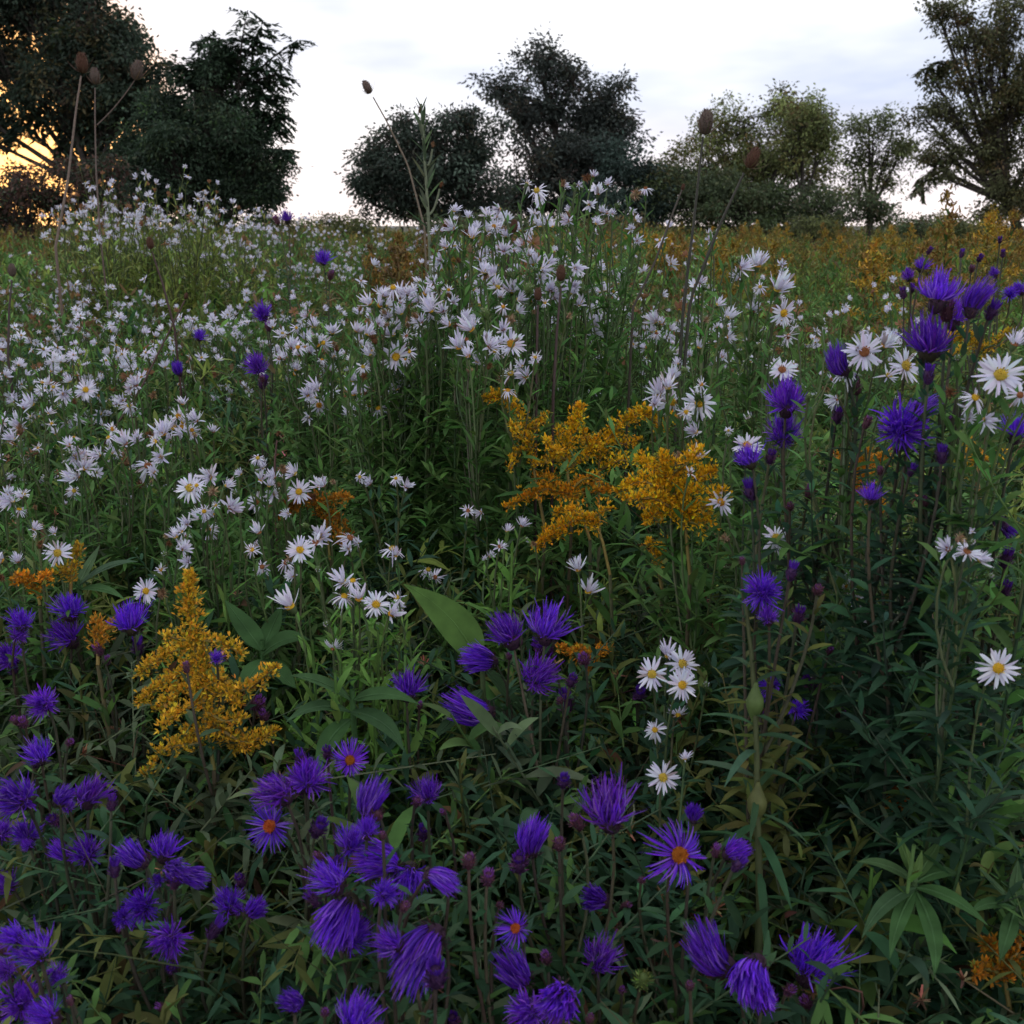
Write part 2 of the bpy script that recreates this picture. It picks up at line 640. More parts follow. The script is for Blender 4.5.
def white_aster(label, heads, d=None, leaf='white', group=None, leafy=1.0, extra=.5, crowd=.85, name='white_aster'):
    P, dirs, S, K = [], [], [], []
    hs = list(heads)
    for h in heads:
        if len(h) == 4 and h[3] != 'f' and h[2] < 26 and random.random() < crowd:
            hs.append((h[0] + random.gauss(0, .6) * h[2], h[1] + random.gauss(.1, .55) * h[2], h[2] * random.uniform(.6, .95), random.choice('ssxhk')))
    for h in heads:                     # buds and spent heads between the flowers
        if random.random() < extra:
            hs.append((h[0] + random.gauss(0, .9) * h[2], h[1] + random.uniform(-.6, 1.2) * h[2], h[2] * random.uniform(.4, .6), random.choice('kknn')))
    for h in hs:
        px, py, w = h[:3]
        k = h[3] if len(h) > 3 else random.choice('fsssxh')
        dd = (d if d else row_depth(py)) * random.uniform(.965, 1.035)
        p = at(px, py, dd)
        if len(h) > 4:
            dv = wdir(h[4], h[5], h[6], .08)
        else:
            dv = wdir(random.uniform(-.5, .5), random.uniform(.2, .9), random.uniform(.1, 1.0)) if k != 'f' else wdir(0, .45, .9, .25)
        P.append(p)
        dirs.append(dv)
        S.append(w * dd / F)
        K.append(k)
    P = np.array(P)
    dirs = np.array(dirs)
    B = base_of(P)
    att = np.array([p - dv * s * .2 for p, dv, s in zip(P, dirs, S)])
    root = empty(name, B, label, 'aster', group)
    mains, brs = framework(att, dirs, B, 7, .0022, .09)
    sb, lb = Buf(), Buf()
    tubes(sb, np.array(mains), np.linspace(.0019, .0011, len(mains[0]))[None], jitter((.05, .085, .032), len(mains), .2), 5)
    tubes(sb, np.array(brs), np.linspace(.0011, .0008, 6)[None], jitter((.10, .13, .055), len(brs), .2), 4)
    for ln in mains:
        side_shoots(lb, sb, ln, int(24 * leafy), .085, .036, .0070, GREENS[leaf], 12, .3, .98)
        leaves_on(lb, ln, .28, int(84 * leafy), .064, .0105, GREENS[leaf], (5, 50), .35, .45)
    for ln in brs:
        leaves_on(lb, ln, .0, max(4, int(12 * leafy)), .030, .0058, GREENS[leaf], (10, 60), .2, .4, 3)
    sb.build('stem', M_STEM, root, B)
    lb.build('foliage', M_LEAF, root, B)
    for p, dv, s, k in zip(P, dirs, S, K):
        q = p - B
        if k == 'k':
            place('bud', random.choice(W_BUD), root, q, dv, s)
        elif k == 'n':
            place('seed_head', random.choice(SEED_HEAD), root, q, dv, s * 1.1)
        else:
            kk = {'f': 'open', 's': 'half', 'x': 'ragged', 'h': 'drooped'}[k]
            o = place('flower_head', random.choice(W_RAYS[kk]), root, q, dv, s * random.uniform(.98, 1.2))
            sub('disc', random.choice(W_DISC), o)
    return root


def goldenrod(label, d, axis, branches=(), thick=9, col=(.62, .28, .015), dens=1.0, group=None, leaf='gold', auto=0, name='goldenrod', leafy=1.):
    """axis and branches: photo polylines of the plume, thick = plume radius in px"""
    def line3(pl, K=10, dz=.0):
        n = len(pl)
        pts = np.array([at(p[0], p[1], d + dz * i / max(n - 1, 1)) for i, p in enumerate(pl)])
        t = np.linspace(0, n - 1, K)
        return np.stack([np.interp(t, np.arange(n), pts[:, c]) for c in range(3)], 1)
    ax = line3(axis, 12)
    lines = [(ax, thick)]
    for b in branches:
        lines.append((line3(b, 8, random.uniform(-.05, .05)), thick * .85))
    for i in range(auto):
        t = random.uniform(.1, .9)
        o = ax[int(t * 11)]
        a = random.uniform(0, 2 * PI)
        ln = thick * 3.2 * d / F * (1.15 - t)
        e = o + np.array([math.cos(a), math.sin(a), random.uniform(.0, .6)]) * ln
        lines.append((bez(o, (o + e) / 2 + [0, 0, ln * .35], e, 8), thick * .7))
    B = base_of(ax[:3])
    root = empty(name, B, label, 'goldenrod', group)
    sb, lb, fb = Buf(), Buf(), Buf()
    st = stem_curve(B, ax[0], 10)
    tubes(sb, st, np.linspace(.0026, .0017, 10)[None], jitter((.10, .09, .045), 1), 6)
    for ln, _ in lines:
        tubes(sb, ln, np.linspace(.0017, .0006, len(ln))[None], jitter((.20, .15, .04), 1), 4)
    leaves_on(lb, st, .35, int(66 * leafy), .075, .0115, GREENS[leaf], (10, 50), .4, .45)
    for q, (ln, th) in enumerate(lines):
        seg = np.linalg.norm(np.diff(ln, axis=0), axis=1).sum()
        r = th * d / F
        M = max(12, int(dens * seg / .0023 * (th / 9) ** .8 * 8.5))
        t = rng.uniform(.30 if q == 0 else 0, 1, M)
        x = t * (len(ln) - 1)
        i = np.clip(x.astype(int), 0, len(ln) - 2)
        f = (x - i)[:, None]
        C = ln[i] * (1 - f) + ln[i + 1] * f
        off = nrm(rng.normal(0, 1, (M, 3)) + [0, 0, .35])
        rad = r * rng.uniform(.1, 1.15, M) * (1 + .35 * np.sin(t * 40 + random.uniform(0, 6))) * np.interp(t, [0, .25, .85, 1], [.8, 1.1, .9, .3])
        O = C + off * rad[:, None]
        c = jitter(col, M, .22)
        old = rng.uniform(0, 1, M) < .10
        c[old] = c[old] * .45 + np.array([.08, .05, .02])
        grn = rng.uniform(0, 1, M) < .10
        c[grn] = np.array([.22, .24, .04])
        for _ in range(3):
            D = nrm(off + [0, 0, .6] + rng.normal(0, .5, (M, 3)))
            blades(fb, O, D, rng.uniform(.0024, .0044, M), rng.uniform(.0013, .0021, M), c, n=2, prof=(.4, .5))
    sb.build('stem', M_STEM, root, B)
    lb.build('foliage', M_LEAF, root, B)
    fb.build('flower_plume', M_PLUME, root, B)
    return root


def leafy_sprout(label, px, py, d, n=26, L=.06, W=.014, leaf='bright', cat='leafy plant', lean=(0, 0), name='leafy_sprout', t0=.45, elev=(15, 65)):
    top = at(px, py, d)
    y = top[1] + .03 + lean[1]
    B = np.array([top[0] + lean[0], y, float(ground_z(y))])
    root = empty(name, B, label, cat)
    sb, lb = Buf(), Buf()
    ln = stem_curve(B, top, 10)
    tubes(sb, ln, np.linspace(.0024, .0012, 10)[None], jitter(np.array(GREENS[leaf]) * .6, 1), 6)
    leaves_on(lb, ln, t0, n, L, W, GREENS[leaf], elev, .25, .5, 6, 3, .35, .13)
    sb.build('stem', M_STEM, root, B)
    lb.build('foliage', M_LEAF, root, B)
    return root
# ================================================================ PURPLE ASTERS (photo positions, widths in px)
G_P = 'purple asters in the meadow'
PA = purple_aster
PA('tall purple aster at right edge of frame, its highest heads above the white daisies', [
    (940, 288, 44, 'c', 0, 1, .1), (930, 336, 52, 'c', -.05, 1, .2), (974, 298, 34, 'b', .3, .8, -.2), (955, 312, 30, 'm'),
    (902, 426, 54, 'm', -.3, .5, .7), (925, 405, 34, 'b', .5, .6, -.2), (929, 374, 20, 'd', 0, 1, 0), (942, 454, 20, 'd', .1, 1, .1),
    (868, 421, 16, 'p'), (871, 493, 22, 'c', 0, .9, .3), (900, 448, 14, 'd'), (912, 470, 14, 'd'), (950, 420, 13, 'p'), (880, 470, 12, 'p'), (958, 480, 14, 'd'), (925, 500, 13, 'p')], .74, 'deep', G_P, 1.9)
PA('purple aster with two stacked fluffy heads under a white daisy, right of the goldenrods', [
    (788, 396, 42, 'm', -.1, .9, .3), (784, 430, 38, 'm', 0, .8, .5), (836, 364, 30, 'b', -.6, .6, .2), (855, 384, 22, 'p', -.2, .9, .2),
    (838, 414, 20, 'd', 0, 1, .1), (747, 456, 28, 'c', -.3, .8, .3), (771, 456, 18, 'd'), (750, 490, 24, 'd', -.2, .9, .2),
    (810, 491, 20, 'p', 0, .9, .3), (790, 506, 13, 'p')], .82, 'deep', G_P, 1.6)
PA('purple aster with one round head below the goldenrod patch, on reddish branching stalks', [
    (764, 590, 40, 'm', 0, .5, .8), (792, 571, 20, 'd', .2, 1, 0), (799, 614, 22, 'd', .1, .8, .3), (818, 589, 16, 'p'), (742, 560, 11, 'p')], .74, 'olive', G_P)
PA('purple aster with dark closed heads hanging at right edge beside a white daisy cluster', [
    (1004, 526, 26, 'd', .1, -.3, .4), (1007, 557, 24, 'd', 0, .9, .2), (1006, 588, 20, 'd', 0, .9, .2), (1018, 428, 30, 'c', .2, .9, .1), (993, 588, 12, 'p')], .76, 'deep', G_P, 1.8)
PA('low purple aster with small dim heads in shade right of the gall stalk', [
    (769, 683, 24, 'c', -.3, .7, .4), (809, 682, 20, 'd'), (799, 707, 22, 'c', 0, .7, .6), (764, 718, 18, 'p'), (871, 675, 17, 'd'), (888, 675, 17, 'd'), (841, 712, 16, 'p'), (905, 660, 12, 'p'), (860, 640, 12, 'd'), (830, 650, 11, 'p')], .84, 'deep', G_P, 1.8)
PA('purple aster with a tight group of five heads beside the broad light green leaf', [
    (506, 628, 42, 'c', -.3, .9, .4), (548, 624, 44, 'c', .2, .9, .3), (479, 658, 38, 'b', -.8, .4, .3), (538, 675, 40, 'm', .1, .6, .6),
    (471, 713, 46, 'b', -.8, .2, .5), (584, 659, 20, 'p'), (572, 680, 18, 'd'), (560, 700, 11, 'p'), (510, 655, 12, 'n' and 'p')], .87, 'aster', G_P)
PA('purple aster with a single upright head left of the five headed group', [(408, 684, 36, 'c', 0, 1, .1), (420, 705, 10, 'p')], .86, 'aster', G_P)
PA('purple aster with three heads at the left edge, beside an orange goldenrod tuft', [
    (22, 618, 28, 'c', .2, .9, .3), (70, 605, 32, 'c', .2, .9, .3), (63, 633, 38, 'c', -.3, .8, .5), (7, 655, 30, 'm', -.2, .7, .5), (98, 649, 15, 'p')], .95, 'grey', G_P)
PA('purple aster with two heads touching the left side of the tall goldenrod plume', [
    (128, 617, 38, 'c', .1, 1, .2), (138, 646, 20, 'd'), (107, 660, 12, 'p')], .92, 'grey', G_P)
PA('purple aster with two separate round heads low at left, below the three headed one', [
    (40, 703, 32, 'm', 0, .7, .7), (39, 752, 30, 'c', .2, .9, .3), (15, 720, 14, 'p'), (70, 742, 12, 'p')], .80, 'aster', G_P)
PA('large purple aster with a dense dark crowd of heads at lower left edge', [
    (14, 795, 46, 'm', -.2, .7, .5), (24, 832, 30, 'm'), (62, 795, 26, 'b'), (90, 790, 38, 'c', .2, 1, .1), (54, 820, 20, 'd'), (60, 850, 26, 'b'),
    (86, 850, 34, 'c', .2, .8, .4), (3, 884, 26, 'm'), (112, 802, 18, 'd'), (2, 830, 24, 'm')], .74, 'deep', G_P)
PA('purple aster with a chain of shaggy heads left of the goldenrod stalk at bottom', [
    (133, 856, 32, 'b', -.4, .8, .3), (163, 846, 32, 'c', .1, 1, .2), (173, 868, 30, 'b', .2, .7, .5), (192, 874, 28, 'b', .7, .4, .3),
    (139, 906, 38, 'm', 0, .6, .7), (167, 940, 40, 'm', .1, .4, .8), (172, 968, 18, 'd'), (161, 1007, 14, 'p'), (120, 930, 10, 'p')], .69, 'aster', G_P)
PA('purple aster with crowded heads in the bottom left corner', [
    (10, 934, 30, 'c', -.2, .8, .4), (33, 948, 42, 'c', 0, .8, .5), (56, 974, 24, 'm'), (22, 1000, 44, 'm'), (42, 1014, 36, 'm'), (4, 970, 26, 'm'), (70, 1000, 12, 'p')], .62, 'deep', G_P)
PA('dim purple aster behind curled grey leaves below the goldenrod plume', [(226, 900, 32, 'm'), (256, 908, 28, 'b', .4, .6, .3), (216, 928, 24, 'd'), (240, 880, 18, 'd')], .72, 'grey', G_P)
PA('purple aster with two pale heads above an open orange centred one, by broad dark leaves', [
    (309, 774, 44, 'm', .1, .9, .4), (274, 788, 44, 'c', -.3, .8, .5), (271, 826, 46, 'o', -.35, .35, .8), (319, 828, 26, 'd'), (300, 757, 18, 'd')], .72, 'grey', G_P)
PA('small purple aster with a dark half hidden head and orange centre under the broad leaves', [(350, 760, 34, 'o', .2, .35, .8), (327, 752, 18, 'd')], .76, 'deep', G_P)
PA('purple aster with a column of tall shaggy heads in the bottom centre left', [
    (368, 800, 38, 'b', 0, 1, .2), (352, 842, 32, 'm'), (381, 858, 48, 'b', -.55, .7, .5), (409, 883, 44, 'c', .1, -.3, .9), (441, 876, 32, 'b', .7, .5, .3),
    (330, 875, 42, 'c', -.3, .9, .2), (338, 921, 58, 'b', -.35, -.1, .9), (368, 826, 26, 'm'), (318, 856, 16, 'p')], .64, 'aster', G_P)
PA('purple aster with one big shaggy head tipped down, bottom centre', [
    (419, 950, 64, 'b', -.5, -.2, .9), (388, 942, 34, 'c', -.4, .6, .3), (405, 906, 16, 'p'), (440, 985, 12, 'p')], .60, 'aster', G_P)
PA('slender purple aster with a single head standing above the bottom thicket', [(428, 790, 32, 'c', 0, 1, .3), (424, 832, 22, 'd'), (443, 812, 10, 'p')], .75, 'aster', G_P)
PA('purple aster with pinkish spent heads between the two big bottom groups', [
    (469, 860, 22, 'p', 0, 1, .3), (488, 877, 22, 'p', .3, .8, .3), (516, 928, 34, 'o', -.2, .5, .8), (517, 975, 42, 'b', -.3, .6, .6), (546, 957, 18, 'p'), (452, 1020, 24, 'd'), (500, 905, 12, 'p')], .66, 'aster', G_P)
PA('purple aster with heads cut off by the bottom edge at centre', [(560, 1002, 52, 'b', -.1, .4, .9), (528, 1013, 44, 'm', -.3, .6, .5), (590, 1018, 14, 'p')], .60, 'deep', G_P)
PA('purple aster with two blossoms cut by the bottom edge left of centre', [(295, 1000, 30, 'b', 0, 1, .2), (355, 1016, 46, 'c', 0, .9, .3), (325, 1012, 14, 'p')], .60, 'aster', G_P)
PA('purple aster with a large tilted head and pink bud, left of the small white daisy', [
    (606, 805, 60, 'c', -.3, .9, .35), (576, 821, 24, 'p', -.2, .9, .3), (529, 838, 40, 'b', -.3, .9, .2), (559, 843, 20, 'p'), (564, 781, 20, 'd'), (593, 898, 34, 'b', -.8, .4, .3), (627, 905, 14, 'p')], .70, 'aster', G_P)
PA('purple aster with a wide open head and red orange centre, below the small white daisy', [
    (679, 855, 56, 'o', .0, .5, .75), (694, 811, 24, 'b', 0, 1, .2), (736, 849, 28, 'b', .6, .7, .2), (716, 850, 16, 'p'), (642, 880, 12, 'p')], .68, 'aster', G_P)
PA('low purple aster with one cup shaped head and a green bud, right of bottom centre', [(600, 957, 40, 'c', 0, .9, .5), (643, 979, 28, 'g', 0, .9, .4), (622, 990, 12, 'p')], .66, 'deep', G_P)
PA('purple aster with two overlapping blossoms leaning left near the foot of the gall stalk', [
    (709, 958, 52, 'b', -.7, .6, .3), (748, 982, 58, 'b', -.5, -.1, .9), (690, 985, 14, 'p')], .64, 'aster', G_P)
PA('purple aster with one upright brush head right of the gall stalk at the bottom', [
    (813, 955, 62, 'c', 0, 1, .15), (790, 990, 18, 'p'), (806, 1002, 20, 'p', -.3, .8, .4)], .66, 'aster', G_P)
PA('small dark purple aster between white daisies, right of the lower goldenrods', [(640, 694, 20, 'd', .1, .9, .3), (636, 700, 12, 'p')], .90, 'deep', G_P)
PA('single small purple aster blossom caught in the tall goldenrod plume', [(216, 658, 15, 'c', .1, .6, .8), (186, 666, 14, 'p')], .86, 'grey', G_P)
PA('single faint purple aster right of the tall goldenrod plume', [(258, 703, 22, 'p'), (264, 715, 16, 'p')], .9, 'grey', G_P)
# the few among the white asters farther off
PA('purple aster alone in the distant white bank, beside a pinkish spent head', [(322, 257, 18, 'c', 0, .8, .5), (331, 274, 12, 'p')], 2.2, 'aster', G_P, .6)
PA('purple aster topping the green rise against the pale sky gap', [(287, 216, 15, 'c', 0, .9, .3), (276, 219, 11, 'p')], 2.5, 'aster', G_P, .6)
PA('purple aster with a pink tinged open head left of the white clumps', [(261, 312, 22, 'c', 0, .6, .8), (268, 326, 11, 'p')], 1.75, 'aster', G_P, .6)
PA('purple aster at the rim of the dark hollow, head facing out', [(257, 365, 24, 'm', 0, .5, .8), (262, 378, 9, 'p')], 1.5, 'deep', G_P, .6)
PA('tiny purple aster among small white flowers, upper of the two at left', [(199, 334, 14, 'c', .1, .8, .5)], 1.8, 'aster', G_P, .5)
PA('tiny purple aster among small white flowers, lower of the two at left', [(177, 369, 15, 'b', -.1, .9, .3)], 1.6, 'aster', G_P, .5)
PA('hazy purple aster behind the tall right one, left of its top head', [(908, 274, 15, 'm'), (922, 264, 16, 'c', .2, .9, .2), (903, 292, 13, 'd'), (912, 288, 10, 'd'), (930, 250, 9, 'd')], 1.5, 'olive', G_P, .6)
PA('hazy purple aster behind the tall right one, reaching the right edge', [
    (994, 272, 12, 'm'), (1010, 292, 16, 'c'), (980, 258, 10, 'd'), (1018, 288, 16, 'm'), (962, 253, 9, 'd'), (988, 290, 12, 'd'), (1003, 253, 9, 'd'), (972, 268, 10, 'p'), (1000, 240, 8, 'd')], 1.5, 'olive', G_P, .6)

# ================================================================ WHITE ASTERS
G_W = 'white asters in the meadow'
WA = white_aster
WA('white aster with the largest yellow centred daisy, at right edge under the purple crown', [
    (1000, 375, 50, 'f', 0, .5, .9), (975, 398, 28, 'h'), (985, 420, 22, 's'), (1014, 345, 28, 's', .3, .8, .2), (1020, 395, 24, 'h'), (966, 408, 18, 'x')], .70, 'white', G_W)
WA('white aster with crowded yellow centred daisies left of the tall purple aster', [
    (864, 352, 42, 'f', -.1, .5, .9), (905, 366, 38, 'f', .5, .3, .8), (884, 346, 28, 's'), (846, 372, 24, 'h'), (888, 376, 26, 'x'), (836, 400, 20, 's', -.6, -.1, .5), (860, 328, 12, 'k')], .80, 'white', G_W)
WA('bright white aster group at right, with a yellow centred daisy over a drooping one', [
    (741, 268, 22, 's'), (757, 266, 28, 's', .2, .9, .3), (777, 290, 30, 's', .3, .8, .5), (783, 313, 32, 'f', .5, .2, .7), (787, 336, 26, 'x', .5, -.5, .5), (760, 287, 16, 'h'),
    (728, 318, 20, 's'), (753, 312, 20, 's', .1, 1, .1), (760, 347, 14, 'k', .8, .1, .3), (728, 337, 14, 's'), (782, 275, 14, 's'), (733, 258, 9, 'k')], 1.05, 'white', G_W)
WA('white aster with daisy peeping over the stacked purple heads', [(782, 370, 30, 'f', 0, .7, .6), (770, 352, 10, 'k')], .90, 'white', G_W)
WA('white aster with one wide yellow centred daisy at the top right of the goldenrods', [
    (699, 403, 38, 'f', .2, .4, .9), (659, 394, 28, 's'), (672, 379, 24, 's'), (684, 370, 14, 'k'), (672, 402, 28, 'h'), (696, 432, 22, 's'), (654, 404, 18, 's'), (686, 412, 18, 'x'), (668, 388, 24, 's')], .95, 'white', G_W)
WA('white aster daisy behind the lowest purple buds right of the goldenrods', [(747, 446, 32, 'f', 0, .8, .5), (728, 436, 10, 'k')], .88, 'white', G_W)
WA('white aster with ragged daisy at the right tip of the goldenrod patch', [(721, 502, 32, 'x', -.2, .2, .9), (697, 458, 20, 's')], .92, 'white', G_W)
WA('white aster with drooping daisy below the goldenrod patch, against dark leaves', [(776, 538, 30, 'h', -.3, .4, .8)], .90, 'deep', G_W, extra=0)
WA('white aster with bright cluster at right edge left of the dark closed purple heads', [
    (948, 549, 26, 's', -.6, .6, .4), (967, 552, 28, 'f', .1, .8, .5), (979, 560, 22, 's', .5, .4, .6), (972, 542, 12, 'k')], .67, 'deep', G_W)
WA('white aster with faded petals in dark leaves below the orange goldenrod tuft', [(848, 588, 24, 'x', -.2, .3, .8), (858, 600, 18, 'h'), (860, 622, 16, 'h'), (846, 578, 14, 's')], .86, 'deep', G_W)
WA('white aster with one perfect open daisy low at right edge', [(998, 668, 46, 'f', 0, .25, 1.0)], .66, 'deep', G_W, extra=0)
WA('white aster with a bunch of four daisies beside a dark purple bud', [
    (652, 674, 34, 'f', -.2, .4, .9), (682, 664, 32, 'f', .2, .5, .8), (682, 685, 32, 'f', .1, .2, .95), (668, 656, 26, 's', 0, .9, .4), (655, 730, 22, 'h', -.2, .5, .6), (678, 714, 20, 'h', .1, -.6, .5)], .82, 'deep', G_W, extra=.2)
WA('white aster with one small open daisy above the orange centred purple blossom', [(663, 777, 32, 'f', 0, .3, .95), (685, 759, 14, 's', .1, .9, .2)], .76, 'deep', G_W, extra=0)
WA('white aster with two side on daisies just above the tight purple group', [(578, 570, 22, 's', -.2, .8, .2), (588, 592, 28, 's', .2, .8, .3)], .98, 'bright', G_W, extra=0)
WA('white aster with a starry bloom on the bright sprout below the goldenrods', [(500, 547, 18, 'x'), (490, 557, 12, 's'), (522, 526, 16, 's')], 1.02, 'bright', G_W, extra=.2)
WA('white aster with lone blossoms in the shaded green below the hollow', [(468, 511, 18, 'x'), (406, 487, 18, 's'), (370, 484, 16, 's'), (428, 570, 18, 'h')], 1.08, 'deep', G_W, extra=.2)
WA('white aster on bright leaves with a diagonal flower row left of the broad leaf', [
    (343, 582, 28, 's'), (344, 597, 24, 'h'), (359, 599, 26, 's', .2, .7, .5), (376, 605, 30, 'f', .1, .7, .6), (391, 614, 24, 's', .5, .5, .5), (397, 598, 20, 'x'), (333, 648, 18, 'h', 0, -.5, .5)], .92, 'bright', G_W, 1.3)
WA('white aster with one side on daisy on a long bent stem above bright leaves', [(291, 607, 32, 's', -.4, .8, .2)], .92, 'bright', G_W, 1.2, extra=.3)
WA('white aster with starry yellow centred daisy below the small orange goldenrod', [
    (300, 550, 28, 'f', .1, .5, .9), (286, 563, 20, 'h'), (259, 533, 22, 's', -.1, .9, .2), (252, 550, 18, 'x'), (262, 567, 18, 'h'), (293, 576, 16, 's')], 1.0, 'white', G_W)
WA('white aster with half closed flowers right of the small orange goldenrod', [(321, 536, 24, 's'), (350, 538, 24, 'h', .4, .8, .3), (348, 549, 18, 's'), (392, 549, 22, 'h')], 1.02, 'white', G_W)
WA('white aster with a low bunch of creamy flowers below the dark hollow', [
    (261, 480, 20, 's'), (274, 478, 18, 's'), (273, 494, 18, 's'), (258, 502, 22, 'f', -.2, .4, .9), (295, 474, 22, 's'), (299, 492, 24, 'f', 0, .5, .8), (319, 486, 20, 's'), (288, 497, 14, 'h'), (241, 474, 12, 's'), (269, 486, 14, 's'), (283, 470, 13, 'n')], 1.1, 'white', G_W)
WA('white aster with flowers stepping down left of the low creamy bunch', [
    (190, 488, 28, 'f', 0, .5, .9), (210, 477, 24, 's'), (226, 486, 16, 's'), (231, 508, 24, 's', .5, .5, .5), (213, 515, 18, 's'), (209, 530, 18, 'h'), (201, 518, 18, 's'), (212, 492, 15, 'n')], 1.05, 'white', G_W)
WA('white aster with an upright column of half open flowers left of the white diagonal drift', [
    (75, 457, 22, 's'), (85, 468, 22, 's', .5, .6, .4), (74, 479, 22, 's', -.4, .5, .5), (74, 491, 16, 'h'), (69, 445, 16, 's'), (78, 469, 18, 's')], 1.15, 'white', G_W)
WA('white aster forming the upper end of the white diagonal drift at left', [
    (163, 434, 26, 's'), (174, 428, 22, 's'), (178, 416, 22, 'x'), (184, 423, 24, 's'), (196, 421, 18, 's'), (183, 404, 14, 's'), (155, 439, 20, 's'), (170, 441, 20, 's'), (192, 430, 14, 'h')], 1.2, 'white', G_W)
WA('white aster forming the lower end of the white diagonal drift at left', [
    (148, 466, 26, 'h', .3, .7, .5), (161, 457, 20, 's'), (125, 444, 22, 's'), (137, 441, 18, 's'), (112, 429, 18, 'x'), (99, 455, 16, 's'), (113, 453, 16, 's'), (154, 472, 14, 's'), (126, 462, 14, 'n'), (140, 485, 11, 'n')], 1.15, 'white', G_W)
WA('white aster with a lavender bunch at left edge, above the orange tuft', [(11, 501, 22, 's'), (4, 507, 20, 's'), (19, 510, 18, 'h'), (8, 494, 16, 's'), (22, 497, 14, 's')], 1.05, 'white', G_W)
WA('white aster with a brown centred open daisy above the left yellow goldenrod tuft', [(58, 553, 28, 'f', 0, .4, .95), (34, 529, 15, 's'), (40, 545, 11, 'n')], .98, 'white', G_W, extra=.2)
WA('white aster at left edge beside the low orange tuft', [(18, 562, 18, 's', -.1, .9, .2), (2, 561, 24, 's')], .97, 'white', G_W, extra=.3)
WA('white aster with a slanting spray just above the tip of the tall goldenrod', [(176, 537, 18, 's'), (183, 549, 20, 's', .5, .5, .4), (188, 562, 16, 's'), (180, 544, 16, 's'), (161, 570, 16, 'x'), (146, 591, 26, 'f', 0, .4, .9)], 1.0, 'white', G_W, extra=.25)
WA('white aster with an open lavender flower near the left edge', [(86, 390, 22, 'f', 0, .5, .8), (64, 394, 18, 's'), (48, 384, 14, 's'), (70, 382, 12, 's')], 1.4, 'white', G_W)
WA('white aster with pale buds at the left edge beside rusty leaves', [(32, 405, 20, 's'), (19, 426, 20, 's'), (2, 422, 22, 'f'), (24, 408, 15, 's'), (52, 424, 14, 'x'), (56, 434, 12, 's'), (38, 448, 12, 'x')], 1.3, 'white', G_W)
WA('white aster with small flowers above the white diagonal drift', [(129, 406, 18, 'h'), (136, 385, 18, 's'), (131, 388, 14, 's'), (116, 404, 10, 's')], 1.4, 'white', G_W)
# centre clumps
WA('white aster clump above the dark hollow, leftmost of the tall centre clumps', [
    (284, 336, 18, 's'), (292, 348, 20, 's'), (286, 359, 20, 's'), (305, 339, 18, 's'), (314, 327, 18, 's'), (318, 346, 22, 's'), (324, 343, 18, 'h'), (334, 358, 18, 's'), (331, 371, 14, 's'), (295, 375, 20, 'x'), (307, 316, 12, 's'), (322, 360, 12, 'h'), (300, 355, 16, 's'), (310, 352, 16, 's')], 1.35, 'white', G_W)
WA('white aster with three hanging lavender flowers under the leftmost tall clump', [(308, 395, 20, 's'), (318, 389, 20, 's'), (319, 405, 22, 'h', .1, -.1, .8), (316, 398, 16, 's')], 1.3, 'white', G_W, extra=.2)
WA('white aster clump with the densest head of lavender flowers, left of centre', [
    (370, 304, 20, 's'), (380, 306, 20, 's'), (393, 288, 20, 'h'), (400, 297, 22, 's'), (408, 294, 14, 's'), (367, 335, 20, 's'), (376, 327, 20, 's'), (356, 331, 16, 's'), (363, 348, 18, 's'), (370, 355, 18, 's'),
    (395, 329, 20, 's'), (401, 314, 20, 's'), (393, 335, 20, 's'), (363, 367, 15, 'h'), (396, 357, 28, 'f', 0, .4, .95), (388, 318, 18, 's'), (384, 296, 16, 's'), (374, 340, 14, 'n'), (410, 352, 16, 'h')], 1.15, 'white', G_W)
WA('white aster with a tall narrow drift of flowers right beside the densest clump', [
    (425, 294, 20, 's'), (433, 284, 16, 's'), (428, 308, 24, 's'), (421, 322, 20, 's'), (432, 311, 22, 's'), (423, 333, 14, 's'), (444, 322, 22, 's'), (449, 325, 20, 's'), (453, 302, 14, 's'), (418, 301, 16, 's'), (433, 318, 18, 's')], 1.15, 'white', G_W)
WA('white aster with a row of pale flowers ending in an open yellow centred daisy', [
    (464, 321, 20, 's'), (472, 330, 24, 's'), (459, 348, 24, 's'), (468, 356, 20, 's'), (466, 340, 18, 'h'), (511, 344, 32, 'f', 0, .5, .9), (490, 347, 22, 's'), (511, 374, 22, 'x'), (526, 377, 22, 's'), (536, 363, 16, 's'), (486, 340, 16, 's'), (503, 330, 18, 's')], 1.1, 'white', G_W)
WA('white aster with scattered flowers hanging below the densest clump', [
    (351, 381, 14, 's'), (354, 395, 18, 's'), (350, 414, 18, 's'), (367, 395, 20, 's'), (370, 406, 20, 'h'), (402, 386, 22, 's'), (408, 380, 18, 's'), (398, 389, 18, 's'), (419, 398, 12, 's'), (408, 410, 16, 'x')], 1.2, 'white', G_W)
WA('white aster rising over the field at centre, its left arm of pinkish lavender flowers', [
    (454, 211, 14, 's'), (469, 217, 13, 's'), (453, 229, 16, 's'), (446, 247, 16, 's'), (441, 262, 22, 's'), (461, 262, 16, 'h'), (472, 237, 20, 's'), (487, 231, 20, 's'), (489, 216, 16, 's'), (499, 229, 18, 's'), (506, 236, 14, 's'), (433, 283, 12, 's'), (444, 228, 12, 'n')], 1.25, 'white', G_W)
WA('white aster at centre with flowers around a thin dark seed stalk', [(484, 272, 20, 's'), (494, 275, 20, 's'), (495, 284, 16, 's'), (512, 291, 24, 's'), (503, 307, 14, 'h'), (521, 246, 14, 's'), (518, 300, 16, 's'), (530, 255, 12, 's')], 1.2, 'white', G_W)
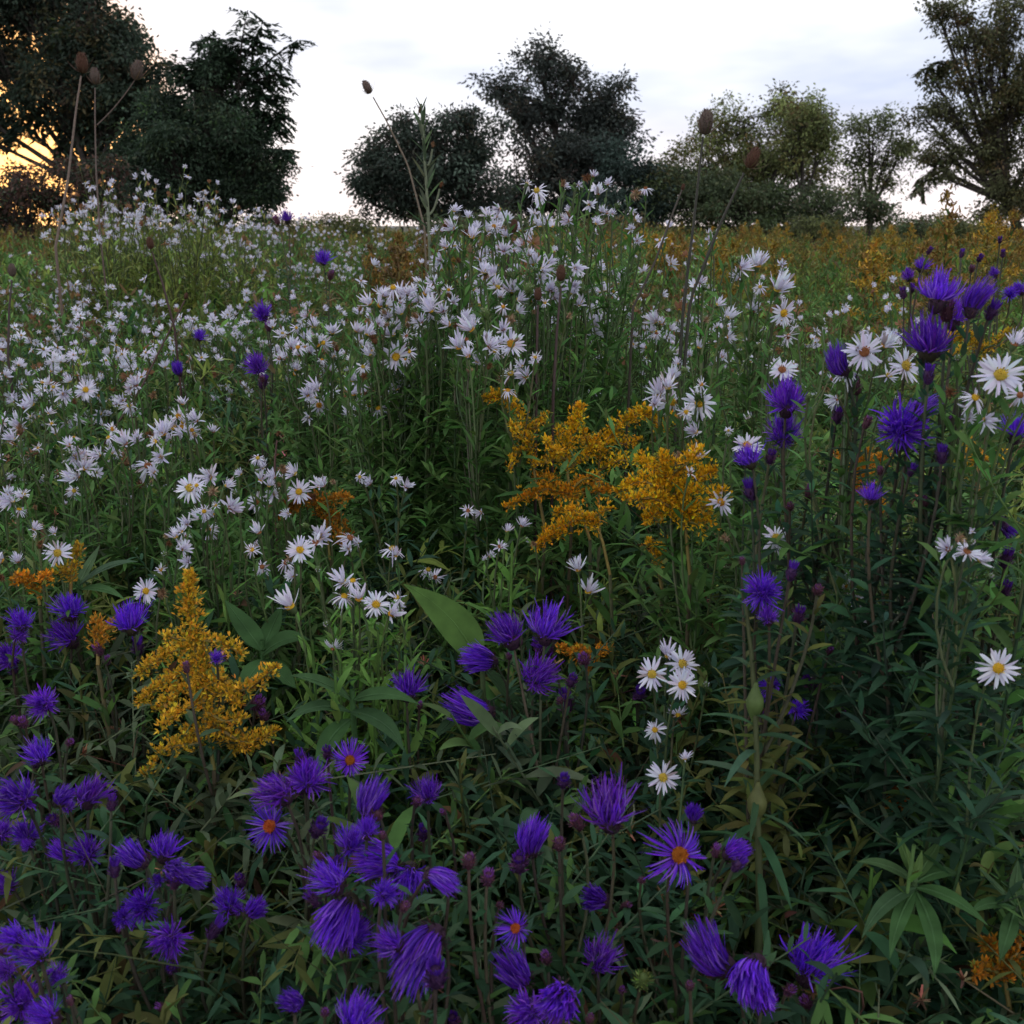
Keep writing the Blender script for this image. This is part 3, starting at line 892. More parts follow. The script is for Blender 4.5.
WA('tallest white aster at centre, topping out against the dark tree', [
    (537, 191, 20, 'h'), (598, 194, 16, 's'), (590, 205, 18, 's'), (607, 214, 18, 'x'), (596, 224, 14, 's'), (568, 221, 16, 's'), (540, 227, 14, 's', 0, 1, 0), (579, 187, 12, 'k'), (635, 195, 16, 'n'), (637, 241, 14, 's'), (586, 178, 12, 'n'), (563, 184, 10, 'n'), (618, 205, 11, 'k')], 1.3, 'white', G_W)
WA('white aster at centre with lavender flowers around two brown spent heads', [
    (534, 264, 22, 's'), (542, 270, 22, 's'), (549, 263, 14, 's'), (551, 290, 22, 's'), (555, 298, 18, 's'), (576, 268, 18, 's'), (574, 286, 22, 's'), (540, 278, 14, 's'), (532, 301, 14, 's'), (579, 305, 18, 's')], 1.2, 'white', G_W)
WA('white aster with thin scattered flowers right of centre, below the tree line', [(596, 327, 22, 's'), (622, 278, 16, 's'), (607, 292, 16, 'x'), (632, 318, 12, 's'), (655, 322, 20, 's'), (652, 332, 14, 's'), (634, 336, 10, 's'), (632, 345, 10, 's'), (571, 337, 14, 'x')], 1.4, 'white', G_W)
WA('white aster with a few flowers on the green right of the seed stalks', [(699, 348, 16, 's'), (722, 357, 15, 's'), (700, 283, 13, 's'), (711, 240, 12, 's'), (708, 234, 10, 's'), (706, 320, 10, 'n')], 1.3, 'white', G_W)

# ================================================================ GOLDENRODS
G_G = 'goldenrods in the meadow'
GR = goldenrod
GR('tall mustard goldenrod with a pointed plume and spreading lower arms, left foreground', .86,
   [(214, 770), (205, 715), (196, 650), (188, 605), (190, 574)],
   [[(196, 645), (165, 655), (137, 676)], [(198, 662), (168, 682), (137, 703)], [(205, 700), (178, 713), (160, 726)], [(198, 640), (224, 643), (243, 656)],
    [(205, 695), (248, 690), (277, 667)], [(208, 722), (245, 745), (277, 730)], [(210, 728), (240, 748), (258, 742)], [(206, 742), (165, 748), (143, 777)],
    [(196, 640), (180, 640), (165, 635)], [(203, 690), (180, 690), (155, 712)], [(200, 660), (218, 675), (230, 690)], [(206, 712), (225, 722), (245, 718)], [(208, 728), (190, 735), (178, 745)], [(200, 675), (225, 690), (240, 705)]],
   11, (.70, .42, .035), 1.1, G_G, 'olive')
YEL = (.80, .46, .020)
GR('goldenrod with a broken arching top at the left end of the golden patch', 1.1, [(545, 530), (534, 470), (524, 420), (505, 396), (484, 398)], [[(530, 450), (516, 452), (509, 470)], [(528, 430), (540, 425), (548, 412)], [(532, 465), (550, 462), (560, 450)], [(530, 440), (518, 435), (512, 425)]], 8, (.74, .43, .025), 1, G_G)
GR('goldenrod with a slim upright spike, tallest in the golden patch', 1.1, [(572, 520), (566, 455), (573, 425), (581, 406)], [[(566, 460), (552, 452), (545, 440)], [(566, 470), (590, 455), (600, 435)], [(567, 452), (560, 440), (558, 428)]], 9, YEL, 1, G_G)
GR('goldenrod arching to the right along the top of the golden patch', 1.12, [(600, 540), (598, 465), (612, 430), (640, 412), (684, 421)], [[(600, 450), (588, 445), (583, 430)], [(610, 435), (620, 445), (640, 440)], [(600, 470), (620, 460), (640, 462)], [(640, 413), (655, 422), (668, 432)]], 9, YEL, 1, G_G)
GR('goldenrod with rusty arms pointing left at the bottom left of the golden patch', 1.08, [(590, 540), (575, 495), (545, 488), (505, 508)], [[(570, 490), (585, 478), (600, 480)], [(560, 490), (548, 478), (535, 478)], [(575, 495), (595, 492), (612, 490)]], 9, (.68, .32, .02), 1, G_G)
GR('fullest goldenrod with heavy bright arms on the right of the golden patch', .93, [(690, 575), (684, 515), (672, 480), (662, 455)],
   [[(684, 515), (655, 498), (625, 500)], [(684, 515), (710, 505), (722, 490)], [(680, 505), (660, 512), (645, 520)], [(678, 495), (640, 480), (618, 492)], [(676, 490), (700, 478), (716, 470)], [(672, 480), (650, 468), (640, 460)], [(670, 475), (690, 462), (700, 450)], [(684, 520), (700, 525), (712, 518)], [(680, 500), (690, 490), (700, 492)], [(682, 510), (665, 490), (655, 486)]], 13, (.80, .45, .018), 1.15, G_G)
GR('goldenrod with drooping orange arms at the bottom of the golden patch', 1.04, [(610, 575), (600, 530), (580, 518), (555, 530), (535, 549)], [[(598, 525), (575, 510), (555, 512)], [(590, 522), (600, 512), (612, 508)], [(570, 522), (560, 535), (550, 540)]], 9, (.76, .40, .018), 1, G_G)
GR('small goldenrod tuft under the full golden arms', 1.02, [(662, 590), (656, 555), (648, 540)], [[(656, 553), (668, 545), (672, 532)]], 7, YEL, 1, G_G)
GR('small bronze goldenrod beneath the creamy white bunch at the hollow', 1.12, [(330, 560), (326, 515), (315, 500), (285, 505)], [[(322, 510), (340, 520), (352, 540)], [(318, 503), (335, 500), (350, 498)], [(300, 502), (290, 515), (280, 520)], [(326, 520), (338, 535), (345, 548)]], 8, (.46, .19, .02), 1.2, G_G)
GR('low orange goldenrod tuft at the left edge', .98, [(40, 605), (36, 588), (12, 580)], [[(34, 586), (25, 578), (18, 576)], [(36, 586), (44, 580), (48, 575)]], 7, (.64, .25, .015), 1, G_G)
GR('yellow goldenrod tuft beside the brown centred daisy at left', .98, [(70, 600), (72, 570), (80, 545)], [[(72, 572), (60, 572), (52, 580)]], 7, (.5, .32, .03), 1, G_G)
GR('short goldenrod tuft between the purple heads at left', .92, [(98, 665), (98, 640), (96, 618)], [[(98, 640), (108, 632), (110, 622)]], 8, (.55, .27, .03), 1, G_G)
GR('goldenrod tuft behind the tall purple aster on the right', .98, [(862, 530), (860, 480), (868, 450)], [[(860, 475), (845, 470), (838, 455)], [(860, 470), (880, 462), (890, 450)], [(861, 490), (872, 500), (884, 508)], [(860, 480), (850, 490), (845, 495)]], 9, (.62, .28, .02), 1, G_G)
GR('orange goldenrod tuft behind the tight group of purple heads', .98, [(590, 690), (588, 660), (575, 648)], [[(588, 658), (600, 650), (608, 652)], [(586, 655), (570, 655), (558, 648)]], 7, (.62, .26, .02), 1, G_G)
GR('yellow goldenrod behind the largest white daisy at right edge', 1.1, [(990, 420), (985, 350), (965, 335), (945, 340)], [[(985, 352), (1000, 340), (1010, 330)], [(975, 345), (962, 350), (950, 355)]], 7, (.55, .36, .03), 1, G_G)
GR('goldenrod with scattered yellow tufts below the largest white daisy', .95, [(980, 500), (975, 455), (965, 440)], [[(975, 458), (990, 462), (1005, 450)], [(972, 452), (955, 460), (948, 455)]], 7, (.6, .36, .03), .8, G_G)
GR('withered brown orange goldenrod low on the right', .82, [(905, 830), (900, 790), (898, 765)], [[(900, 790), (885, 780), (880, 770)], [(900, 785), (915, 775), (920, 762)], [(900, 800), (890, 808), (880, 806)]], 9, (.36, .13, .015), .7, G_G, 'deep')
GR('withered goldenrod with brown tips just above the lower brown one', .84, [(912, 770), (906, 745), (895, 730)], [[(906, 745), (920, 738), (926, 728)]], 7, (.36, .15, .02), .6, G_G, 'deep')
GR('dull orange goldenrod in the bottom right corner', .70, [(1010, 1010), (1004, 975), (995, 950), (985, 942)], [[(1004, 975), (985, 968), (975, 975)], [(1002, 965), (1016, 955), (1022, 940)], [(1003, 970), (1018, 972), (1030, 965)]], 10, (.42, .17, .015), .8, G_G, 'deep')
GR('goldenrod beside the right tree glow, its plume above the field edge', 3.2, [(1002, 262), (996, 228), (992, 205)], [[(998, 240), (984, 232), (980, 222)], [(996, 228), (1008, 222), (1012, 214)], [(998, 246), (1012, 240), (1020, 234)]], 7, (.42, .27, .03), .45, G_G)

# ================================================================ single plants seen clearly
def big_leaf(parent, B, p0, p1, d0, d1, wpx, col, bendpx=(0, 0), up=(0, -.3, 1), name='leaf'):
    a, b = at(p0[0], p0[1], d0), at(p1[0], p1[1], d1)
    m = (a + b) / 2
    mid = at((p0[0] + p1[0]) / 2 + bendpx[0], (p0[1] + p1[1]) / 2 + bendpx[1], (d0 + d1) / 2)
    # quadratic through a, mid, b -> D and bend
    c = 2 * (mid - m)
    L = np.linalg.norm(b - a)
    bb = Buf()
    D = (b - a + 2 * c)
    l = np.linalg.norm(D)
    blades(bb, a[None], D[None] / l, l, .66 * wpx * d0 / F, np.array(col)[None], (-2 * c / l)[None], fold=.22, n=12, cols=3, prof=(.62, 1.05), up=np.array(up, float), wave=.004)
    rib = np.array([a + t * D + t * t * (-2 * c) for t in np.linspace(0, .97, 10)])
    tubes(bb, rib, np.linspace(.0011, .0003, 10)[None], np.minimum(np.array(col)[None] * 1.25 + .01, .6), 5)
    return bb.build(name, M_LEAF, parent, B)


def leaf_plant(label, cat, name, basepx, d, topz_px, leaves, col):
    top = at(basepx[0], topz_px, d)
    B = np.array([top[0], top[1] + .02, float(ground_z(top[1]))])
    r = empty(name, B, label, cat)
    sb = Buf()
    tubes(sb, stem_curve(B, top, 9), np.linspace(.0042, .0022, 9)[None], np.array(col)[None], 7)
    sb.build('stem', M_STEM, r, B)
    for l in leaves:
        big_leaf(r, B, l[0], l[1], l[2], l[3], l[4], np.array(l[5] if len(l) > 5 else col) * random.uniform(.85, 1.15), l[6] if len(l) > 6 else (0, 0), l[7] if len(l) > 7 else (0, -.3, 1))
    return r


LG = (.085, .165, .035)
leaf_plant('plant with one long broad light green leaf, left of the five purple heads', 'milkweed', 'milkweed', (482, 662), .92, 662, [
    ((478, 662), (404, 584), .92, .93, 58, LG, (7, -7), (.3, -1, .55)), ((484, 668), (530, 720), .93, .95, 30, (.05, .10, .04)),
    ((482, 690), (430, 742), .92, .90, 28, (.05, .1, .045)), ((482, 700), (540, 750), .92, .95, 28, (.05, .1, .045))], (.09, .13, .05))
DG = (.055, .125, .038)
leaf_plant('low plant with wide dark green leaves below the bright aster leaves', 'milkweed', 'milkweed', (352, 690), .84, 690, [
    ((350, 700), (290, 676), .84, .80, 30, (.055, .115, .04), (0, -6)), ((350, 712), (286, 722), .84, .79, 28, (.05, .105, .04), (0, -10)), ((352, 712), (404, 752), .84, .80, 32, (.045, .1, .036), (6, -8)),
    ((354, 700), (420, 705), .84, .83, 30, DG, (0, -8)), ((350, 720), (318, 778), .84, .78, 34, DG, (-6, -6))], DG)
leaf_plant('plant with a star of pointed green leaves at lower right', 'leafy plant', 'leafy_sprout', (915, 882), .72, 876, [
    ((915, 882), (857, 862), .72, .70, 24, (.075, .14, .05), (0, -6)), ((915, 888), (862, 938), .72, .67, 24, (.06, .12, .05), (-4, -8)), ((917, 888), (988, 926), .72, .68, 26, DG, (0, -8)), ((916, 892), (934, 976), .72, .64, 28, DG, (8, 0)),
    ((916, 878), (942, 838), .72, .74, 20, (.085, .16, .05)), ((914, 876), (896, 832), .72, .74, 18, (.11, .2, .055)), ((917, 882), (968, 880), .72, .73, 26, DG, (0, -9)), ((914, 890), (890, 958), .72, .66, 24, DG, (-3, -4)), ((915, 878), (905, 845), .72, .72, 12, (.13, .22, .06)), ((916, 878), (922, 850), .72, .72, 12, (.13, .22, .06))], (.08, .14, .05))
leaf_plant('pointed leafed plant cut by the right edge beside the star of leaves', 'leafy plant', 'leafy_sprout', (1014, 905), .72, 895, [
    ((1014, 905), (978, 868), .72, .70, 20, (.07, .13, .05), (-4, -4)), ((1014, 908), (968, 915), .72, .69, 22, DG, (0, -8)), ((1016, 905), (1050, 880), .72, .73, 22, DG), ((1014, 900), (1018, 860), .72, .74, 18, (.07, .13, .05)), ((1014, 912), (1000, 960), .72, .66, 24, DG)], DG)
leaf_plant('dark plant with large shadowed leaves behind the tall goldenrod plume', 'milkweed', 'milkweed', (262, 640), .98, 640, [
    ((262, 650), (225, 600), .98, 1.0, 34, DG), ((262, 655), (310, 640), .98, .96, 38, DG, (0, -8)), ((262, 650), (282, 605), .98, 1.02, 30, DG), ((262, 660), (240, 690), .98, .93, 32, DG), ((262, 660), (296, 688), .98, .93, 34, DG)], DG)
leaf_plant('plant with long horizontal leaves beside the daisy above the goldenrod tip', 'leafy plant', 'leafy_sprout', (78, 585), 1.0, 580, [
    ((80, 585), (138, 562), 1.0, .98, 20, (.06, .11, .055), (0, -7)), ((80, 590), (125, 600), 1.0, .96, 18, DG, (0, -6)), ((78, 588), (42, 575), 1.0, .98, 18, DG, (0, -5)), ((78, 585), (100, 545), 1.0, 1.04, 16, (.07, .12, .05))], DG)

leafy_sprout('bright green sprout with upright leaves below the golden patch', 512, 552, 1.0, 20, .062, .017, 'bright')
leafy_sprout('bright yellow green leafy sprout under the diagonal row of white flowers', 378, 630, .9, 34, .055, .011, 'bright')
leafy_sprout('bright narrow leafed sprout left of the yellow green one', 340, 650, .88, 36, .06, .011, 'bright')
leafy_sprout('yellow tipped sprout left of the perfect daisy at right', 962, 662, .84, 20, .06, .014, 'yellow')
leafy_sprout('bright leafy sprout at right edge below the perfect daisy', 1003, 728, .78, 24, .06, .014, 'bright')
leafy_sprout('upright yellow green sprig in the middle of the leaf star at lower right', 914, 845, .70, 20, .045, .011, 'bright')
leafy_sprout('fresh green sprig rising from the wide dark leaves below the white row', 335, 672, .82, 26, .055, .012, 'bright')
leafy_sprout('fresh bright sprig directly under the side on daisy with the bent stem', 312, 640, .88, 34, .055, .011, 'bright')
leafy_sprout('bright leafy sprig touching the left edge of the broad light leaf', 405, 655, .86, 32, .055, .012, 'bright')
leafy_sprout('bright green sprig between the yellow green sprout and the single purple head', 372, 672, .84, 32, .055, .012, 'bright')
leafy_sprout('fresh green sprig left of the leaf star at lower right', 872, 868, .74, 22, .06, .014, 'bright')
leafy_sprout('fresh green feathery sprout right of the goldenrod tip', 224, 582, 1.0, 36, .055, .008, 'bright')

# thick stalk with two swollen galls
def gall_stalk():
    d = .74
    top = at(752, 640, d)
    bot = at(758, 965, d)
    B = np.array([bot[0], bot[1] + .03, float(ground_z(bot[1]))])
    r = empty('goldenrod_gall_stalk', B, 'thick yellowish stalk with two swollen galls, right of the small white daisy', 'gall stalk')
    pts = [B, bot] + [at(x, y, d) for x, y in ((760, 900), (758, 840), (757, 805), (757, 760), (755, 705), (752, 660), (747, 615), (745, 590))]
    t = np.linspace(0, len(pts) - 1, 40)
    P = np.stack([np.interp(t, np.arange(len(pts)), np.array(pts)[:, c]) for c in range(3)], 1)
    sb = Buf()
    tubes(sb, P, np.linspace(.0032, .0011, 40)[None] ** 1.0, np.array([[.062, .075, .025]]), 8)
    sb.build('stem', M_STEM, r, B)
    for (x, y, w, col) in ((757, 803, 10, (.105, .115, .034)), (755, 702, 9, (.085, .13, .034))):
        g = Buf()
        R = w * d / F
        lathe(g, [(.0015, -R * 2.8), (R * .38, -R * 2), (R * .7, -R * 1.2), (R * .95, -.5 * R), (R, 0), (R * .9, R * .5), (R * .62, R * 1.1), (R * .36, R * 1.7), (.001, R * 2.4)], col, 14, .03)
        o = g.build('gall', M_STEM, r)
        o.location = at(x, y, d) - B
    lb = Buf()
    leaves_on(lb, P[8:], 0, 34,   .045, .006, GREENS['aster'], (0, 45), .5, .3)
    lb.build('foliage', M_LEAF, r, B)


gall_stalk()


# teasels and dry seed stalks
def teasel_mesh(col):
    b = Buf()
    lathe(b, [(.04, -.52), (.2, -.45), (.29, -.2), (.3, .05), (.24, .3), (.12, .47), (.01, .52)], np.array(col) * .75, 12)
    M = 420
    z = rng.uniform(-.48, .5, M)
    az = rng.uniform(0, 2 * PI, M)
    rad = np.interp(z, [-.52, -.45, -.2, .05, .3, .47, .52], [.04, .2, .29, .3, .24, .12, .01])
    O = np.stack([rad * np.cos(az), rad * np.sin(az), z], -1)
    D = ring(az, np.radians(20 + 60 * (z + .5) * .6 + rng.normal(0, 8, M)))
    blades(b, O, D, rng.uniform(.09, .14, M), .03, jitter(col, M, .3), n=1, prof=(.1, .9))
    return b.mesh('teasel_head', M_DRY)


def bract_mesh(col):
    b = Buf()
    M = 9
    az = np.arange(M) / M * 2 * PI
    blades(b, ring(az, 0 * az) * .1 + [0, 0, -.5], ring(az, np.radians(25 + rng.normal(0, 8, M))), rng.uniform(.5, .95, M), .05, jitter(col, M, .2), bend=np.array([0, 0, .45]), n=5, prof=(.2, .6))
    return b.mesh('teasel_bracts', M_DRY)


T_HEAD = [teasel_mesh((.17, .125, .10)), teasel_mesh((.21, .145, .12)), teasel_mesh((.14, .07, .045))]
T_BR = [bract_mesh((.17, .11, .07)) for _ in range(2)]


def seed_stalk(label, d, line, heads, stem=.0022, col=(.12, .085, .05), name='teasel', cat='teasel', group=None, leaves=0, meshes=None, bracts=True):
    """line: photo polyline of the main stalk from low to high; heads (px, py, height px, dx, dy, branch start)"""
    pts = [at(p[0], p[1], d) for p in line]
    B = np.array([pts[0][0] + (pts[0][0] - pts[1][0]) * .4, pts[0][1] + .05, 0])
    B[2] = float(ground_z(B[1]))
    r = empty(name, B, label, cat, group)
    full = [B] + pts
    t = np.linspace(0, len(full) - 1, 24)
    P = np.stack([np.interp(t, np.arange(len(full)), np.array(full)[:, c]) for c in range(3)], 1)
    sb = Buf()
    tubes(sb, P, np.linspace(stem * 1.3, stem * .7, 24)[None], np.array(col)[None], 6)
    for h in heads:
        if len(h) > 5:
            a, e = at(h[5][0], h[5][1], d), at(h[0], h[1], d)
            tubes(sb, bez(a, (a + e) / 2 + [0, 0, -.02], e - nrm([h[3], 0, h[4]]) * .4 * h[2] * d / F, 8), np.linspace(stem * .8, stem * .6, 8)[None], np.array(col)[None], 5)
    sb.build('stem', M_STEM, r, B)
    if leaves:
        lb = Buf()
        leaves_on(lb, P, .4, leaves, .06, .009, GREENS['grey'], (40, 70), .1, .5)
        lb.build('foliage', M_LEAF, r, B)
    for h in heads:
        s = h[2] * .78 * d / F
        o = place('seed_head', random.choice(meshes or T_HEAD), r, at(h[0], h[1], d) - B, np.array([h[3], -.05, h[4]]), s)
        if bracts and not meshes:
            sub('bracts', random.choice(T_BR), o)
    return r


SS = seed_stalk
GT = 'teasels standing above the meadow'
SS('tall teasel with a single pale head, upright before the left tree', 2.3, [(55, 250), (68, 180), (76, 110), (81, 76)], [(82, 63, 24, .05, 1)], .0026, (.17, .12, .09), group=GT)
SS('teasel beside the tall one, small head and a forked arm to the right', 2.6, [(100, 235), (96, 170), (95, 120), (95, 88)], [(95, 76, 20, 0, 1), (137, 70, 24, .3, 1, (97, 125))], .002, (.13, .09, .07), group=GT)
SS('leaning teasel with a small head tilted left against the open sky', 2.6, [(425, 230), (408, 165), (386, 120), (373, 97)], [(367, 87, 17, -.5, 1)], .0022, (.16, .12, .08), group=GT)
SS('teasel with a dark stalk right of centre, head upright before the olive trees', 1.25, [(676, 420), (683, 310), (694, 220), (703, 137)], [(706, 122, 30, .05, 1)], .0018, (.036, .034, .022), group=GT)
SS('teasel leaning right with a pinkish brown head before the olive trees', 1.25, [(680, 420), (690, 300), (722, 220), (744, 173)], [(753, 158, 26, .4, 1)], .0018, (.040, .036, .024), group=GT)
SS('slender pale spike stalk with upright side shoots, against the centre shrub', 1.7, [(432, 300), (428, 210), (424, 150), (421, 104)], [(420, 110, 12, 0, 1), (433, 145, 10, .2, 1, (426, 165)), (441, 185, 10, .4, 1, (428, 215))], .0026, (.14, .16, .09), 'spike_plant', 'dry stalk', None, 26, SEED_HEAD)
GD = 'dark dry seed stalks among the white asters'
SS('dark seed stalk with a rusty head at upper left, leaning left', 1.7, [(175, 330), (163, 285), (152, 252)], [(150, 243, 15, -.1, 1)], .0018, (.06, .03, .025), 'dry_stalk', 'dry stalk', GD, 0, [T_HEAD[2]])
SS('dark seed stalk with a brown head at the left edge', 1.7, [(8, 360), (9, 310), (12, 280)], [(12, 270, 16, .1, 1)], .0018, (.06, .04, .035), 'dry_stalk', 'dry stalk', GD, 0, [T_HEAD[0]])
SS('dark seed stalk with a curved neck and brown head, left of centre', 1.25, [(500, 330), (503, 290), (510, 250), (513, 232)], [(514, 226, 16, .1, 1)], .0016, (.07, .04, .03), 'dry_stalk', 'dry stalk', GD, 0, [T_HEAD[2]])
SS('dark seed stalk with a rust brown head in the centre lavender flowers', 1.15, [(553, 400), (557, 330), (561, 286)], [(561, 273, 20, .05, 1)], .0016, (.06, .035, .03), 'dry_stalk', 'dry stalk', GD, 0, [T_HEAD[2]])
SS('shorter dark seed stalk with a round head left of the rust brown one', 1.15, [(536, 400), (537, 340), (538, 305)], [(538, 294, 16, 0, 1)], .0016, (.06, .035, .03), 'dry_stalk', 'dry stalk', GD, 0, [T_HEAD[2]])
SS('bare dark stalk slanting right without a head, left of the two centre teasels', 1.3, [(632, 310), (655, 262), (672, 215), (682, 190)], [(683, 187, 8, .2, 1)], .0014, (.07, .055, .04), 'dry_stalk', 'dry stalk', GD, 0, [T_HEAD[2]])
SS('pale dry stalk leaning left across the white bank', 1.5, [(100, 450), (140, 390), (170, 330), (185, 300)], [(186, 296, 8, .3, 1)], .0014, (.09, .05, .04), 'dry_stalk', 'dry stalk', GD, 0, [T_HEAD[2]])
SS('hooked pale seed head alone in the dark hollow', 1.2, [(274, 500), (275, 460), (277, 440)], [(278, 434, 11, .4, 1)], .0014, (.10, .05, .04), 'dry_stalk', 'dry stalk', GD, 0, SEED_HEAD)
# ================================================================ the white bank farther off: one mesh per small plant
def bank_mesh(nf, spread, leaf, leafn):
    b = Buf()
    n = nf
    P = np.stack([rng.normal(0, spread, n), rng.normal(0, spread, n), 1.0 - np.abs(rng.normal(0, .10, n))], -1)
    sc_ = np.stack([rng.normal(0, spread, 4), rng.normal(0, spread, 4), 1 - np.abs(rng.normal(0, .08, 4))], -1)
    P = .3 * P + .7 * sc_[rng.integers(0, 4, n)] + rng.normal(0, .012, (n, 3))
    P[:, 2] -= (P[:, 0] ** 2 + P[:, 1] ** 2) * 2.0
    P[0] = [0, 0, 1.0]
    dirs = nrm(np.stack([rng.normal(0, .5, n), rng.normal(0, .5, n), rng.uniform(.2, .9, n)], -1))
    mains, brs = framework(P, dirs, np.zeros(3), 6, drop=.10)
    tubes(b, np.array(mains), np.linspace(.0028, .0014, len(mains[0]))[None], jitter((.09, .10, .045), len(mains)), 4)
    tubes(b, np.array(brs), .0009, jitter((.10, .13, .055), len(brs)), 3)
    for ln in mains:
        side_shoots(b, b, ln, 9, .09, .036, .008, GREENS[leaf], 9)
        leaves_on(b, ln, .35, leafn, .07, .0095, GREENS[leaf], (15, 60), .25, .5, 3, 2)
    for ln in brs:
        leaves_on(b, ln, .05, 8, .028, .005, GREENS[leaf], (20, 65), .15, .4, 2, 2)
    for p, dv in zip(P, dirs):
        r = random.random()
        s = random.uniform(.015, .023)
        if r < .16:
            s *= .6
        q = Vector(dv).to_track_quat('Z', 'Y').to_matrix()
        Rm = np.array(q)
        M = 13
        az = np.arange(M) / M * 2 * PI + rng.normal(0, .15, M)
        e = np.radians(rng.normal(random.choice((20, 50, 60, -10)), 16, M))
        D = ring(az, e) @ Rm.T
        c = (.30, .15, .08) if r > .84 else np.array(WHITE) * random.uniform(.9, 1.08)
        blades(b, p + D * s * .08, D, s * .48, s * .17, np.clip(jitter(c, M, .06), 0, .9), n=2, prof=(.3, .4), up=Rm[:, 2] + rng.normal(0, .3, (M, 3)))
        az = np.arange(6) / 6 * 2 * PI
        blades(b, p + 0 * D[:6], ring(az, np.radians(50) + 0 * az) @ Rm.T, s * .16, s * .14, jitter((.5, .32, .05), 6), n=1, prof=(.2, .3))
    return b.mesh('white_aster', M_PETAL)


BANK = [bank_mesh(random.randint(13, 24), random.uniform(.05, .085), random.choice(('white', 'white', 'bright', 'olive')), 40) for _ in range(9)]
BANK_BRIGHT = [bank_mesh(random.randint(10, 15), .07, 'yellow', 60) for _ in range(4)]
BANK_SPARSE = [bank_mesh(random.randint(5, 9), .06, random.choice(('white', 'gold')), 46) for _ in range(4)]


def bank(n, x0, x1, y0, y1, label, group, dmul=(.9, 1.12), meshes=BANK, d=None, edge=None):
    for _ in range(n):
        px, py = random.uniform(x0, x1), random.uniform(y0, y1)
        if edge and py < edge(px):
            py = edge(px) + random.uniform(0, 25)
        dd = (random.uniform(*d) if d else row_depth(py) * random.uniform(*dmul))
        p = at(px, py, dd)
        g = float(ground_z(p[1]))
        o = bpy.data.objects.new('white_aster', random.choice(meshes))
        COL.objects.link(o)
        s = p[2] - g
        o.location = (p[0], p[1], g)
        o.scale = (min(s, 1.15), min(s, 1.15), s)
        o.rotation_euler = (random.gauss(0, .06), random.gauss(0, .06), random.uniform(0, 6.28))
        tag(o, label, 'aster', group)


random.seed(5)
bank(44, -70, 250, 234, 352, 'small flowered white aster in the crowded bank at left, rising towards the tree line', 'white asters of the left bank')
bank(40, 90, 430, 205, 255, 'distant white aster along the crest of the rise, under the left tree and sky gap', 'white asters along the crest', edge=lambda x: 226 - 18 * math.exp(-((x - 290) / 70) ** 2))
bank(14, 205, 275, 255, 335, 'sparsely flowered aster on the green rise above the dark hollow', 'white asters on the green rise', meshes=BANK_SPARSE)
bank(24, 95, 214, 150, 210, 'bright leafy white aster standing high against the dark left tree', 'tall white asters before the left tree', d=(2.7, 3.3), meshes=BANK_BRIGHT, edge=lambda x: 150 + 25 * abs(x - 150) / 50)
bank(26, 470, 650, 186, 300, 'white aster filling in behind the centre clumps', 'white asters behind the centre clumps', d=(1.5, 1.9), edge=lambda x: 186 + .0035 * (x - 580) ** 2)
bank(16, 560, 720, 235, 345, 'thinly flowered white aster in the green right of centre', 'white asters right of centre', meshes=BANK_SPARSE)
bank(14, 720, 905, 268, 330, 'thinly flowered white aster with dots of white behind the bright right group', 'white asters behind the right group', meshes=BANK_SPARSE)
bank(6, -90, 10, 340, 440, 'white aster with small flowers cut by the left edge', 'white asters at the left edge', meshes=BANK)
bank(10, 230, 400, 300, 350, 'white aster with tiny flowers behind the leftmost tall clump', 'white asters behind the left clumps', meshes=BANK_SPARSE, dmul=(1.05, 1.3))

# distant goldenrods one can tell apart along the field edge
random.seed(8)
def far_goldenrod_mesh(col, leaf):
    b = Buf()
    ln = stem_curve(np.zeros(3), np.array([.04, .02, 1.0]), 8)
    tubes(b, ln, np.linspace(.004, .002, 8)[None], np.array([[.12, .09, .04]]), 4)
    leaves_on(b, ln, .3, 50, .09, .014, GREENS[leaf], (10, 50), .4, .4, 3, 2)
    for k in range(11):
        t = .72 + .28 * k / 10
        o = ln[min(int(t * 7), 7)] + [0, 0, (t * 7 % 1) * .12]
        a = k * 2.4
        R = .14 * (1.15 - (t - .72) / .28)
        e = o + np.array([math.cos(a) * R, math.sin(a) * R, .03])
        l = bez(o, (o + e) / 2 + [0, 0, .05], e, 8)
        M = 70
        x = rng.uniform(0, 6.99, M)
        i = x.astype(int)
        f = (x - i)[:, None]
        C = l[i] * (1 - f) + l[i + 1] * f + rng.normal(0, .008, (M, 3))
        blades(b, C, rng.normal(0, 1, (M, 3)) + [0, 0, .6], rng.uniform(.010, .018, M), .006, jitter(col, M, .25), n=1, prof=(.3, .4))
    return b.mesh('goldenrod', M_PLUME)


